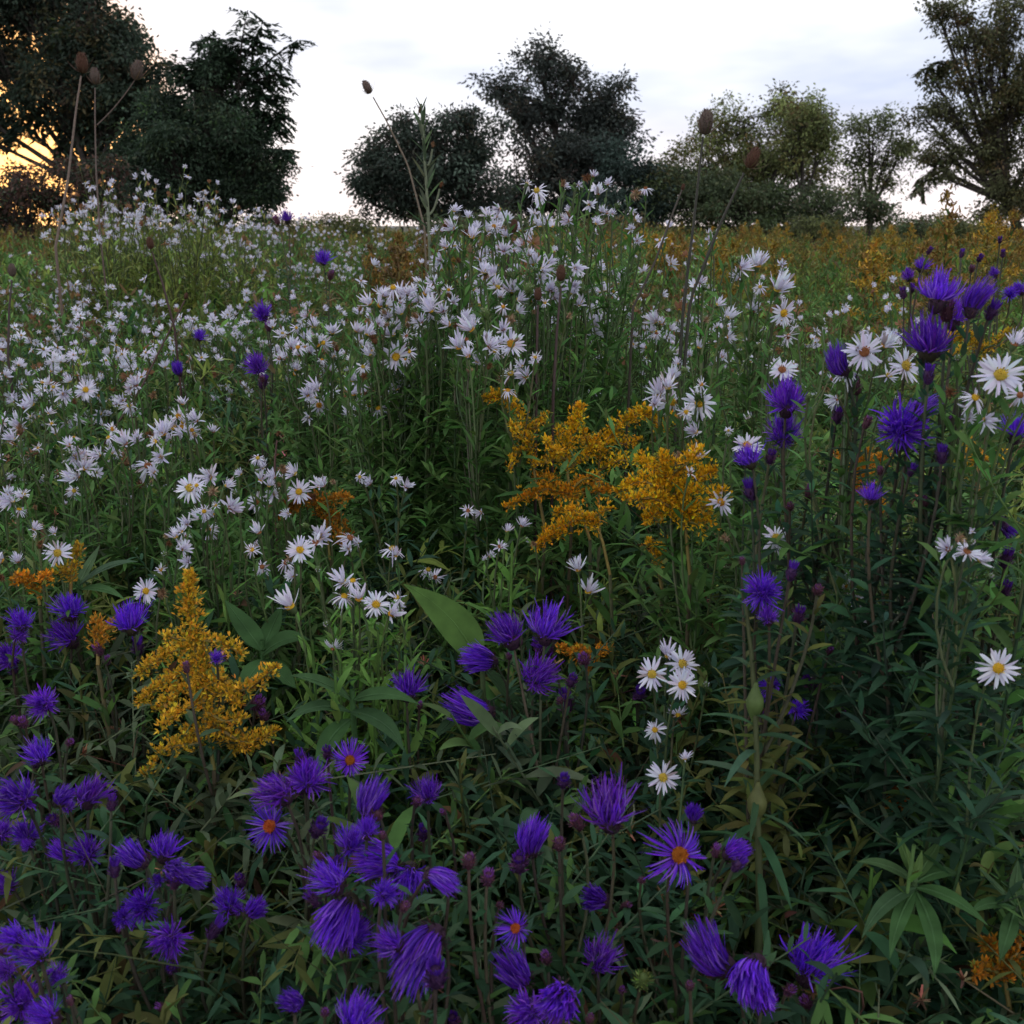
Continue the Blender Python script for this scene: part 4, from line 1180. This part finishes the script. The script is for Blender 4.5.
FARG = [far_goldenrod_mesh((.28, .19, .035), 'gold'), far_goldenrod_mesh((.40, .26, .035), 'gold'), far_goldenrod_mesh((.24, .15, .035), 'gold'), far_goldenrod_mesh((.22, .18, .045), 'yellow')]
DULL = [far_goldenrod_mesh((.15, .10, .035), 'olive'), FARG[2]]
for x0, x1, y0, y1, n, lab, grp in ((720, 900, 230, 262, 22, 'far goldenrod in the rusty strip below the olive trees', 'goldenrods of the rusty strip'),
                                    (890, 1060, 224, 262, 20, 'far goldenrod under the pink sky gap at right', 'goldenrods under the right sky gap'),
                                    (378, 440, 238, 275, 16, 'far brownish goldenrod in the gap between left bank and centre clumps', 'goldenrods in the centre gap'),
                                    (600, 720, 232, 262, 18, 'far goldenrod behind the teasel stalks', 'goldenrods behind the teasels'),
                                    (945, 1015, 212, 230, 5, 'goldenrod plume standing up into the right sky gap', 'goldenrods breaking the right skyline'),
                                    (640, 900, 224, 236, 16, 'far goldenrod at the foot of the olive trees', 'goldenrods at the foot of the olive trees'),
                                    (0, 90, 222, 250, 12, 'far rust brown goldenrod below the glow at upper left', 'goldenrods below the glow')):
    for _ in range(n):
        px, py = random.uniform(x0, x1), random.uniform(y0, y1)
        dd = np.interp(py, [226, 232, 240, 250, 262, 275], [14, 10, 6.5, 4.6, 3.4, 2.9]) * random.uniform(.85, 1.2)
        if 'skyline' in grp:
            dd = random.uniform(3.2, 5.0)
        p = at(px, py, dd)
        g = float(ground_z(p[1]))
        o = bpy.data.objects.new('goldenrod', random.choice(DULL if 'brown' in lab else FARG))
        COL.objects.link(o)
        s = p[2] - g
        o.location = (p[0], p[1], g)
        o.scale = (s, s, s)
        o.rotation_euler = (0, 0, random.uniform(0, 6.28))
        tag(o, lab, 'goldenrod', grp)

# ================================================================ undergrowth (nobody could count it)
def scatter(n, y0, y1, xk=.62, xm=.35):
    y = np.sqrt(rng.uniform(y0 ** 2, y1 ** 2, n)) if y0 > 1 else rng.uniform(y0, y1, n)
    x = rng.uniform(-1, 1, n) * (xk * y + xm)
    return x, y


def leafy_stems(buf, sbuf, x, y, top, nleaf, L, W, cols, elev, droop, t0, segs, ncol, lean=.15, plume=None):
    n = len(x)
    g = ground_z(y)
    lump = .13 * np.sin(x * 1.7 + 1.3 * np.sin(y * .9)) * np.sin(y * 1.3 + np.sin(x * 1.1)) + .06 * np.sin(x * 4.1 + y) * np.sin(y * 2.7)
    top = top + lump * np.clip((y - 3) / 3, 0, 1)
    h = np.maximum(top - g, .15)
    B = np.stack([x, y, g], -1)
    ln = rng.normal(0, lean, (n, 2))
    K = 7
    t = np.linspace(0, 1, K)
    P = B[:, None] + np.stack([ln[:, 0:1] * t ** 1.6, ln[:, 1:2] * t ** 1.6, h[:, None] * t], -1)
    ci = rng.integers(0, len(cols), n)
    base = np.array(cols)[ci] * np.exp(rng.normal(0, .16, (n, 1)))
    tubes(sbuf, P, np.linspace(.0021, .0009, K)[None] * np.maximum(1, y[:, None] / 3), np.clip(base * .8 + [.012, .005, .002], 0, .9), 4 if n < 3000 else 3)
    j = np.arange(nleaf)
    u = (j[None] + rng.uniform(0, .8, (n, nleaf))) / nleaf
    tt = np.clip(t0 + (1 - t0) * u, 0, .995)
    O = B[:, None] + np.stack([ln[:, 0:1] * tt ** 1.6, ln[:, 1:2] * tt ** 1.6, h[:, None] * tt], -1)
    az = j[None] * 2.39996 + rng.uniform(0, 6.28, (n, 1)) + rng.normal(0, .3, (n, nleaf))
    e = np.radians(elev[0] + (elev[1] - elev[0]) * u + rng.normal(0, 10, (n, nleaf)))
    D = ring(az, e).reshape(-1, 3)
    sc = ((1.05 - .6 * u) * rng.uniform(.7, 1.2, (n, nleaf)) * np.exp(rng.normal(0, .18, (n, 1)))).ravel()
    col = np.repeat(base, nleaf, 0)
    col = np.clip(col * np.exp(rng.normal(0, .18, (n * nleaf, 1))) * np.exp(rng.normal(0, .08, (n * nleaf, 3))), 0, .9)
    dry = rng.uniform(0, 1, n * nleaf) < .05
    col[dry] = jitter((.13, .08, .04), int(dry.sum()), .3)
    bend = np.zeros((n * nleaf, 3))
    bend[:, 2] = -droop * rng.uniform(.2, 1.4, n * nleaf)
    blades(buf, O.reshape(-1, 3), D, L * sc, W * sc, col, bend, fold=.35, n=segs, cols=ncol, prof=(.55, .8))
    if plume is not None:
        pc, pn, pl = plume
        m = len(P)
        tip = np.repeat(P[:, -1], pn, 0) + rng.normal(0, 1, (m * pn, 3)) * [pl, pl, pl * .9] - [0, 0, pl * .8]
        blades(buf, tip, rng.normal(0, 1, (m * pn, 3)) + [0, 0, .7], rng.uniform(.012, .024, m * pn) * np.repeat(np.maximum(1, y / 7), pn), .009 * np.repeat(np.maximum(1, y / 7), pn), np.repeat(jitter(pc, m, .3), pn, 0) * np.exp(rng.normal(0, .2, (m * pn, 1))), n=1, prof=(.3, .4))


G = GREENS
ub, us = Buf(), Buf()
# near and middle ground: asters and goldenrods not in bloom
x, y = scatter(760, .44, 1.2, .62, .30)
leafy_stems(ub, us, x, y, canopy(x, y) - .05 - np.abs(rng.normal(0, .09, len(x))), 50, .058, .0125, [G['aster'], G['deep'], G['grey'], G['aster'], G['olive']], (-5, 50), .40, .48, 5, 3)
x, y = scatter(420, .5, 1.4, .62, .30)
leafy_stems(ub, us, x, y, canopy(x, y) - .10 - np.abs(rng.normal(0, .10, len(x))), 30, .085, .018, [G['deep'], G['gold'], G['aster']], (-5, 45), .5, .45, 6, 3)
x, y = scatter(900, 1.1, 2.6)
leafy_stems(ub, us, x, y, canopy(x, y) - .04 - np.abs(rng.normal(0, .07, len(x))), 50, .058, .012, [G['white'], G['gold'], G['aster'], G['white'], G['olive']], (0, 55), .35, .5, 4, 3)
x, y = scatter(500, 1.0, 2.8)
leafy_stems(ub, us, x, y, canopy(x, y) - .08 - np.abs(rng.normal(0, .08, len(x))), 34, .085, .016, [G['gold'], G['deep'], G['white']], (0, 50), .45, .4, 4, 3)
x, y = scatter(2400, 2.4, 6.0)
leafy_stems(ub, us, x, y, canopy(x, y) - .02 - np.abs(rng.normal(0, .08, len(x))), 36, .075, .013, [G['white'], G['gold'], G['olive'], G['white'], G['yellow'], G['dry']], (10, 60), .3, .5, 3, 2)
def fine_twigs(n, y0, y1, depth, L, W, cols, nl=13):
    """short leafy side shoots filling the top of the canopy"""
    x, y = scatter(n, y0, y1, .62, .32)
    z = canopy(x, y) - .035 - np.abs(rng.normal(0, depth, n))
    O = np.stack([x, y, z], -1)
    D = nrm(np.stack([rng.normal(0, .7, n), rng.normal(0, .7, n), rng.uniform(.15, 1, n)], -1))
    ln = rng.uniform(.06, .15, n)
    K = 5
    t = np.linspace(0, 1, K)
    P = O[:, None] - D[:, None] * (ln[:, None] * (1 - t))[..., None]
    base = np.array(cols)[rng.integers(0, len(cols), n)] * np.exp(rng.normal(0, .2, (n, 1)))
    tubes(us, P, np.linspace(.0010, .0005, K)[None], np.clip(base * .8 + [.02, .01, 0], 0, .9), 3)
    u = (np.arange(nl)[None] + rng.uniform(0, .8, (n, nl))) / nl
    Q = O[:, None] - D[:, None] * (ln[:, None] * (1 - u))[..., None]
    A = nrm(np.cross(D, rng.normal(0, 1, (n, 3))))
    Bv = np.cross(D, A)
    az = np.arange(nl)[None] * 2.39996 + rng.normal(0, .3, (n, nl))
    E = nrm((np.cos(az)[..., None] * A[:, None] + np.sin(az)[..., None] * Bv[:, None]) + D[:, None] * rng.uniform(.2, 1.1, (n, nl, 1)))
    m = n * nl
    sc = ((1.1 - .5 * u) * rng.uniform(.7, 1.2, (n, nl))).ravel()
    col = np.clip(np.repeat(base, nl, 0) * np.exp(rng.normal(0, .2, (m, 1))), 0, .9)
    bend = np.zeros((m, 3))
    bend[:, 2] = -rng.uniform(.0, .5, m)
    blades(ub, Q.reshape(-1, 3), E.reshape(-1, 3), L * sc, W * sc, col, bend, fold=.3, n=3, cols=2, prof=(.5, .8))


fine_twigs(2200, .46, 1.1, .15, .030, .0062, [G['aster'], G['grey'], G['deep'], G['gold'], G['olive']])
fine_twigs(4200, 1.0, 2.4, .16, .036, .0068, [G['white'], G['gold'], G['yellow'], G['white'], G['olive'], G['aster']])
fine_twigs(5200, 2.2, 5.5, .10, .045, .010, [G['white'], G['yellow'], G['olive'], G['bright'], G['gold'], G['dry']], 10)
ub.build('undergrowth', M_LEAF)['kind'] = 'stuff'
us.build('undergrowth_stalks', M_STEM)['kind'] = 'stuff'
# field running back to the trees
fb = Buf()
x, y = scatter(5200, 5.0, 16, .62, .5)
leafy_stems(fb, fb, x, y, canopy(x, y) - np.abs(rng.normal(0, .07, len(x))), 22, .12, .022, [G['olive'], G['gold'], G['yellow'], G['white'], G['gold'], G['white'], G['dry']], (10, 60), .3, .5, 2, 2, .1, ((.19, .15, .04), 7, .07))
x, y = scatter(6500, 14, 46, .66, 1)
leafy_stems(fb, fb, x, y, canopy(x, y) - np.abs(rng.normal(0, .08, len(x))), 14, .22, .05, [G['olive'], G['gold'], G['white'], G['yellow'], G['dry']], (10, 60), .3, .55, 2, 2, .15, ((.17, .15, .045), 7, .12))
fb.build('field_vegetation', M_LEAF)['kind'] = 'stuff'
# grass blades and thin twigs through it all
gb = Buf()
x, y = scatter(3600, .45, 4.0, .62, .3)
n = len(x)
g = ground_z(y)
top = canopy(x, y) - .04 - np.abs(rng.normal(0, .12, n))
Lg = rng.uniform(.28, .6, n)
D = nrm(np.stack([rng.normal(0, .3, n), rng.normal(0, .3, n), np.ones(n)], -1))
O = np.stack([x, y, np.maximum(top - Lg * .8, g)], -1)
bend = np.stack([rng.normal(0, .25, n), rng.normal(0, .25, n), rng.uniform(-.4, 0, n)], -1)
gc = np.where(rng.uniform(0, 1, (n, 1)) < .35, jitter((.15, .11, .055), n, .3), jitter((.085, .11, .045), n, .25))
blades(gb, O, D, Lg, rng.uniform(.0018, .0042, n), gc, bend, n=8, cols=2, prof=(.15, .6))
gb.build('meadow_grass', M_LEAF)['kind'] = 'stuff'
tb = Buf()
x, y = scatter(1100, .5, 3.6, .6, .25)
n = len(x)
top = canopy(x, y) - .06 - np.abs(rng.normal(0, .08, n))
K = 7
t = np.linspace(0, 1, K)
d1 = nrm(np.stack([rng.normal(0, .5, n), rng.normal(0, .4, n), rng.uniform(.5, 1, n)], -1))
d2 = rng.normal(0, .03, (n, 3))
P = np.stack([x, y, top], -1)[:, None] - d1[:, None] * (rng.uniform(.12, .34, n)[:, None, None] * (1 - t)[None, :, None]) + d2[:, None] * (t * (1 - t) * 4)[None, :, None]
tubes(tb, P, np.linspace(.0011, .0006, K)[None], np.where(rng.uniform(0, 1, (n, 1)) < .5, jitter((.12, .075, .05), n, .3), jitter((.20, .17, .11), n, .25)), 4)
M = n
for _ in range(14):
    blades(tb, P[:, -1], rng.normal(0, 1, (M, 3)) + [0, 0, .6], rng.uniform(.005, .010, M), .0024, np.repeat(jitter((.21, .115, .06), M, .45), 1, 0), n=1, prof=(.3, .5))
tb.build('dry_twigs', M_DRY)['kind'] = 'stuff'

# ================================================================ ground
def make_ground():
    n = 140
    s = np.linspace(-1, 1, n)
    xs = np.sign(s) * (np.abs(s) ** 2.6) * 320
    X, Y = np.meshgrid(xs, xs + 0, indexing='xy')
    Z = ground_z(Y) + .012 * np.sin(X * 7) * np.cos(Y * 6) * (np.abs(X) < 6) * (np.abs(Y) < 8)
    b = Buf()
    V = np.stack([X, Y, Z], -1).reshape(-1, 3)
    i = np.arange(n - 1)
    q = (i[:, None] * n + i[None]).ravel()
    b.add(V, np.stack([q, q + 1, q + 1 + n, q + n], -1), (.05, .05, .03))
    o = b.build('ground', ground_material())
    o['kind'] = 'structure'


make_ground()

# ================================================================ trees
def tree(label, cat, name, d, base, lobes, leafpx=5., dens=1., col=(.030, .045, .026), trunk=.14, branches=True, sprays=(), group=None, gap=.0, alt=None, altf=0., clus=.17, fill=.22):
    """lobes: (px, py, rx, ry) of the crown at distance d; base: (px) of the trunk foot"""
    m = d / F
    foot = at(base, 232, d)
    foot[2] = float(ground_z(foot[1]))
    root = empty(name, foot, label, cat, group)
    tb, cb = Buf(), Buf()
    L0 = leafpx * .80 * m
    cen = []
    for (px, py, rx, ry) in lobes:
        c = at(px, py, d)
        c[1] += random.uniform(-.4, .4) * rx * m
        cen.append((c, rx * m, ry * m))
    low = min(cen, key=lambda q: q[0][2])
    crown_c = np.mean([q[0] for q in cen], 0)
    fork = foot * .55 + crown_c * .45
    fork[2] = foot[2] + (crown_c[2] - foot[2]) * .45
    tubes(tb, bez(foot, (foot + fork) / 2 + [trunk * .6, 0, 0], fork, 8), np.linspace(trunk * 1.25, trunk * .75, 8)[None], np.array([[.055, .045, .038]]), 9)
    for c, rx, rz in cen:
        lim = bez(fork, (fork + c) / 2 + [0, 0, -.1 * rz], c + [0, 0, -.1 * rz], 8)
        tubes(tb, lim, np.linspace(trunk * .55, trunk * .16, 8)[None], np.array([[.05, .042, .035]]), 6)
        area = math.pi * rx * rz / (m * m)
        nc = max(12, int(area * .026 * dens))
        # the lobe breaks into boughs, each a small lump of leaf clusters with gaps between
        ns = max(4, int(3.5 + area ** .5 / 9))
        su = nrm(rng.normal(0, 1, (ns, 3)) * [1, .9, 1] + [0, 0, .15])
        sc_ = su * rng.uniform(.45, .95, (ns, 1))
        own = rng.integers(0, ns, nc)
        u = nrm(rng.normal(0, 1, (nc, 3))) * rng.uniform(0, 1, (nc, 1)) ** .5
        sr = rng.uniform(.20, .42, ns)
        Cn = sc_[own] + u * sr[own][:, None]
        inner = rng.uniform(0, 1, nc) < fill
        Cn[inner] = nrm(rng.normal(0, 1, (int(inner.sum()), 3))) * rng.uniform(0, 1, (int(inner.sum()), 1)) ** .4 * .85
        Cc = c + Cn * np.array([rx, (rx + rz) * .45, rz])
        # twigs
        st = lim[rng.integers(4, 8, nc)]
        tw = np.stack([st + (Cc - st) * s for s in np.linspace(0, 1, 4)], 1)
        tw[:, 1:3] += rng.normal(0, .06 * rx, (nc, 2, 3))
        tubes(tb, tw, np.linspace(trunk * .10, trunk * .025, 4)[None], np.array([[.045, .038, .032]]), 4)
        nl = 34
        off = rng.normal(0, 1, (nc, nl, 3)) * clus * np.array([1, 1, .75]) * (leafpx * m / .13)
        O = (Cc[:, None] + off).reshape(-1, 3)
        D = nrm(off + rng.normal(0, .5, (nc, nl, 3)) * clus + [0, 0, -.25 * clus]).reshape(-1, 3)
        cc = np.array(col) * 1.45 * np.exp(rng.normal(0, .30, (ns, 1)))[own] * np.exp(rng.normal(0, .2, (nc, 1)))
        if alt is not None:
            sel = rng.uniform(0, 1, nc) < altf
            cc[sel] = jitter(np.array(alt) * 1.5, int(sel.sum()), .25)
        cl = np.repeat(cc, nl, 0) * np.exp(rng.normal(0, .2, (nc * nl, 1)))
        M = nc * nl
        blades(cb, O, D, L0 * rng.uniform(.7, 1.4, M), L0 * rng.uniform(.4, .65, M), cl, rng.normal(0, .15, (M, 3)) + [0, 0, -.2], fold=.3, n=3, cols=2, prof=(.5, .7), up=rng.normal(0, 1, (M, 3)))
    for (x0, y0, x1, y1, ll) in sprays:
        a, b = at(x0, y0, d), at(x1, y1, d)
        mid = (a + b) / 2 + [0, random.uniform(-.3, .3), .12 * np.linalg.norm(b - a)]
        ln = bez(a, mid, b, 12)
        tubes(tb, ln, np.linspace(trunk * .14, trunk * .04, 12)[None], np.array([[.045, .038, .032]]), 4)
        for t in np.linspace(.15, 1, 11):
            o = ln[min(int(t * 11), 11)]
            for sgn in (-1, 1):
                dv = nrm(nrm(b - a) * .4 + np.array([sgn * random.uniform(.2, .9), random.uniform(-.6, .6), random.uniform(-.9, .2)]))
                tip = o + dv * ll * m * (1.2 - .5 * t)
                K = 9
                s = np.linspace(.1, 1, K)
                pp = o + (tip - o) * s[:, None] + np.stack([0 * s, 0 * s, -.22 * ll * m * s ** 2], -1)
                for sd in (-1, 1):
                    sv = nrm(np.cross(dv, [0, 0, 1.])) * sd
                    blades(cb, pp, sv + dv * .6 + [0, 0, -.3] + rng.normal(0, .2, (K, 3)), L0 * 2.3, L0 * .8, jitter(np.array(col) * 1.4, K, .25), fold=.2, n=3, cols=2, prof=(.4, .7))
    tb.build('trunk', M_BARK, root, foot)
    cb.build('crown', M_TREELEAF, root, foot)
    return root


random.seed(21)
rng = np.random.default_rng(77)
DK = (.028, .042, .026)
# left group
tree('big dark tree at left edge with warm light breaking under its boughs', 'tree', 'broadleaf_tree', 19, 118, [
    (150, 88, 26, 24), (160, 72, 16, 13), (18, 118, 26, 8), (-20, 135, 30, 9), (70, 116, 30, 12), (95, 140, 22, 18),
    (-30, 20, 70, 60), (40, -10, 60, 40), (80, 30, 52, 48), (112, 62, 44, 52), (70, 88, 50, 34), (118, 105, 38, 40), (20, 62, 26, 18), (-60, 80, 40, 40), (40, 5, 40, 25)], 5.0, 1.0, DK, .11,
     sprays=[(60, 90, 15, 130, 26), (70, 100, 60, 150, 22), (100, 100, 90, 165, 22), (20, 80, -15, 130, 24)], alt=(.05, .045, .022), altf=.25)
tree('dense dark tree left of the sky gap with feathery drooping shoots on top', 'tree', 'broadleaf_tree', 17, 190, [
    (165, 120, 38, 40), (205, 95, 34, 36), (225, 140, 52, 54), (185, 165, 50, 44), (250, 165, 36, 42), (215, 66, 22, 22), (140, 165, 45, 40), (195, 180, 60, 30), (262, 195, 22, 20), (150, 205, 50, 24), (220, 205, 54, 24)], 4.2, 1.7, (.024, .040, .022), .16,
     sprays=[(238, 110, 248, 10, 26), (242, 60, 262, 25, 22), (225, 90, 226, 40, 26), (240, 90, 298, 40, 22), (250, 85, 280, 75, 26), (245, 100, 272, 95, 28), (235, 100, 262, 55, 28), (236, 90, 240, 45, 24), (200, 85, 182, 64, 20), (260, 130, 272, 110, 26), (215, 70, 207, 36, 18), (262, 150, 284, 150, 20), (255, 110, 276, 118, 26)], alt=(.035, .055, .024), altf=.2)
tree('low reddish brown shrub at left edge below the warm glow', 'shrub', 'shrub', 15, 30, [
    (-20, 205, 50, 26), (30, 208, 44, 24), (75, 205, 34, 26), (60, 172, 36, 11), (10, 178, 30, 10), (105, 190, 30, 34)], 4.6, .8, (.055, .030, .022), .05, alt=(.03, .04, .022), altf=.4)
# centre group
tree('tall dark rounded tree at centre, its crown rising highest over the meadow', 'tree', 'broadleaf_tree', 34, 580, [
    (545, 78, 44, 28), (590, 108, 38, 36), (515, 116, 38, 34), (565, 140, 62, 48), (612, 142, 34, 42), (535, 170, 56, 38), (600, 180, 46, 36), (540, 208, 60, 24), (500, 205, 40, 24), (496, 84, 22, 18), (536, 50, 20, 13), (612, 86, 22, 14), (632, 128, 18, 14)], 4.4, .72, (.034, .042, .034), .20, fill=.06, alt=(.045, .038, .026), altf=.18)
tree('lower dark bushy tree at the left foot of the tall centre tree', 'tree', 'broadleaf_tree', 30, 425, [
    (400, 150, 42, 30), (372, 170, 26, 22), (395, 195, 38, 34), (440, 165, 40, 46), (470, 135, 36, 34), (480, 185, 44, 42), (430, 205, 50, 26), (368, 200, 16, 18), (408, 128, 22, 14)], 4.4, 1.05, (.030, .042, .030), .14, alt=(.04, .04, .028), altf=.2)
tree('bluish dark shrub tucked against the right side of the tall centre tree', 'shrub', 'shrub', 31, 625, [(625, 165, 26, 30), (640, 195, 30, 34), (600, 205, 40, 26), (655, 215, 20, 16)], 4.2, 1.2, (.030, .046, .036), .10)
# right group
OL = (.105, .125, .042)
tree('broad olive green tree right of centre with light showing through its top', 'tree', 'broadleaf_tree', 36, 770, [
    (745, 118, 46, 26), (795, 112, 40, 24), (715, 135, 30, 24), (765, 150, 56, 30), (815, 135, 26, 26), (700, 165, 36, 32), (745, 185, 44, 34), (668, 168, 24, 26), (830, 160, 12, 16), (770, 170, 60, 30), (810, 180, 40, 26), (680, 190, 40, 26)], 3.7, .64, OL, .16, alt=(.09, .085, .03), altf=.35)
tree('airy olive tree with a bare thin trunk showing below its crown', 'tree', 'broadleaf_tree', 33, 806, [
    (800, 125, 34, 26), (790, 150, 30, 20), (822, 140, 20, 24), (800, 108, 26, 18)], 4.0, .7, OL, .11, alt=(.09, .085, .03), altf=.3)
tree('small airy rounded tree between the olive tree and right edge tree', 'tree', 'broadleaf_tree', 33, 868, [
    (870, 132, 32, 22), (885, 150, 30, 20), (862, 160, 24, 18), (890, 175, 26, 16), (868, 120, 18, 12), (850, 190, 30, 16), (900, 150, 16, 14)], 3.7, .60, (.085, .10, .042), .11, alt=(.08, .085, .03), altf=.25)
tree('dark hedge like shrub under the olive trees', 'shrub', 'shrub', 31, 740, [
    (690, 205, 50, 26), (740, 208, 50, 28), (790, 206, 46, 24), (840, 212, 46, 22), (878, 215, 24, 16), (720, 190, 30, 20), (650, 200, 26, 28), (668, 180, 30, 22)], 4.0, 1.15, (.05, .068, .032), .08, alt=(.06, .07, .03), altf=.3)
tree('big loose tree at right edge with thin leaf sprays on its left side', 'tree', 'broadleaf_tree', 20, 1040, [
    (985, 50, 32, 26), (972, 28, 26, 18), (955, 16, 30, 14), (935, 78, 22, 9), (928, 118, 24, 10), (938, 8, 18, 8), (926, 160, 18, 9), (945, 178, 20, 10), (1010, 20, 36, 34), (970, 75, 30, 18), (1000, 90, 46, 40), (950, 110, 34, 20), (1010, 140, 46, 40), (985, 160, 32, 28), (945, 150, 22, 16), (1020, 195, 46, 38), (1060, 80, 60, 90), (1005, 205, 28, 26)], 4.0, .70, (.062, .066, .030), .10,
     sprays=[(955, 150, 918, 190, 14), (960, 60, 924, 70, 12)], alt=(.075, .065, .026), altf=.3)
# a low line of far bushes closing the field between the trees
for (bx, lb) in ((330, 'far low bush on the horizon in the left sky gap'), (935, 'far low bush on the horizon in the right sky gap')):
    tree(lb, 'shrub', 'shrub', 60, bx, [(bx - 22, 224, 26, 5), (bx + 20, 225, 28, 5), (bx, 222, 18, 6)], 3.0, 1.2, (.05, .055, .03), .05)
for k in range(15):
    bx = random.uniform(230, 1010)
    dd = random.uniform(13, 27)
    hh = random.uniform(5, 12)
    tree('low scrubby bush breaking the far edge of the field', 'shrub', 'shrub', dd, bx, [(bx - 12, 230 - hh * .4, random.uniform(12, 26), hh), (bx + 14, 231 - hh * .3, random.uniform(10, 24), hh * .8)],
         3.6, 1.0, random.choice([(.05, .07, .03), (.075, .085, .03), (.08, .065, .028)]), .03, group='low scrub along the field edge')

# ================================================================ light
SUN_EL, SUN_AZ = math.radians(4.0), math.radians(-23.5)      # azimuth from +Y towards +X
w = bpy.data.worlds.new('World')
scene.world = w
w.use_nodes = True
nt = w.node_tree
nd = nt.nodes
bg = nd['Background']
sky = nd.new('ShaderNodeTexSky')
sky.sky_type = 'NISHITA'
sky.sun_disc = False
sky.sun_elevation = SUN_EL
sky.sun_rotation = SUN_AZ
sky.dust_density = 2.0
tc = nd.new('ShaderNodeTexCoord')
nz = nd.new('ShaderNodeTexNoise')
nz.inputs['Scale'].default_value = 2.2
nz.inputs['Detail'].default_value = 5
nz.inputs['Roughness'].default_value = .5
mpg = nd.new('ShaderNodeMapping')
mpg.inputs['Scale'].default_value = (1, 1, 3.4)
mpg.inputs['Location'].default_value = (.35, .1, .55)
nt.links.new(tc.outputs['Generated'], mpg.inputs['Vector'])
nt.links.new(mpg.outputs['Vector'], nz.inputs['Vector'])
cr = nd.new('ShaderNodeValToRGB')
e = cr.color_ramp.elements
e[0].position, e[0].color = .42, (.52, .58, .74, 1)      # thicker blue grey cloud
e[1].position, e[1].color = .62, (1.0, 1.0, 1.03, 1)
nt.links.new(nz.outputs['Fac'], cr.inputs['Fac'])
sep = nd.new('ShaderNodeSeparateXYZ')
nt.links.new(tc.outputs['Generated'], sep.inputs[0])
hz = nd.new('ShaderNodeMapRange')
hz.inputs['From Min'].default_value = .0
hz.inputs['From Max'].default_value = .10
hz.inputs['To Min'].default_value = 1
hz.inputs['To Max'].default_value = 0
nt.links.new(sep.outputs['Z'], hz.inputs['Value'])
hm = nd.new('ShaderNodeMix')
hm.data_type = 'RGBA'
hm.inputs['B'].default_value = (1.06, .93, .90, 1)
nt.links.new(hz.outputs['Result'], hm.inputs['Factor'])
nt.links.new(cr.outputs['Color'], hm.inputs['A'])
sc = nd.new('ShaderNodeVectorMath')
sc.operation = 'SCALE'
CLOUD = 8.2
sc.inputs['Scale'].default_value = CLOUD
nt.links.new(hm.outputs['Result'], sc.inputs[0])
# warm glow of the low sun behind the cloud
dotn = nd.new('ShaderNodeVectorMath')
dotn.operation = 'DOT_PRODUCT'
sd = (math.sin(SUN_AZ) * math.cos(SUN_EL), math.cos(SUN_AZ) * math.cos(SUN_EL), math.sin(SUN_EL))
nt.links.new(tc.outputs['Generated'], dotn.inputs[0])
dotn.inputs[1].default_value = sd
gl = nd.new('ShaderNodeMapRange')
gl.interpolation_type = 'SMOOTHERSTEP'
gl.inputs['From Min'].default_value = .987
gl.inputs['From Max'].default_value = 1.0
nt.links.new(dotn.outputs['Value'], gl.inputs['Value'])
gm = nd.new('ShaderNodeMix')
gm.data_type = 'RGBA'
gm.inputs['B'].default_value = (21, 10.5, 3.6, 1)
nt.links.new(gl.outputs['Result'], gm.inputs['Factor'])
nt.links.new(sc.outputs['Vector'], gm.inputs['A'])
mix = nd.new('ShaderNodeMix')
mix.data_type = 'RGBA'
mix.inputs['Factor'].default_value = .975
nt.links.new(sky.outputs['Color'], mix.inputs['A'])
nt.links.new(gm.outputs['Result'], mix.inputs['B'])
nt.links.new(mix.outputs['Result'], bg.inputs['Color'])
bg.inputs['Strength'].default_value = .1

sl = bpy.data.lights.new('sun', 'SUN')
sl.energy = .5
sl.angle = math.radians(10)
sl.color = (1.0, .72, .45)
so = bpy.data.objects.new('sun', sl)
COL.objects.link(so)
so.rotation_euler = Vector(sd).to_track_quat('Z', 'Y').to_euler()

# ================================================================ camera and output
cam = bpy.data.cameras.new('camera')
co = bpy.data.objects.new('camera', cam)
COL.objects.link(co)
co.location = (0, 0, CAMZ)
co.rotation_euler = (PI / 2 - PITCH, 0, 0)
cam.sensor_width = 36
cam.lens = 36 * F / 1024
cam.dof.use_dof = True
cam.dof.focus_distance = 1.15
cam.dof.aperture_fstop = 21
cam.clip_start = .02
cam.clip_end = 3000
scene.camera = co
scene.view_settings.view_transform = 'Standard'
scene.view_settings.look = 'None'
scene.view_settings.exposure = .72
scene.view_settings.gamma = 1
scene.cycles.max_bounces = 6
scene.cycles.diffuse_bounces = 3
scene.cycles.glossy_bounces = 2
scene.cycles.transmission_bounces = 3
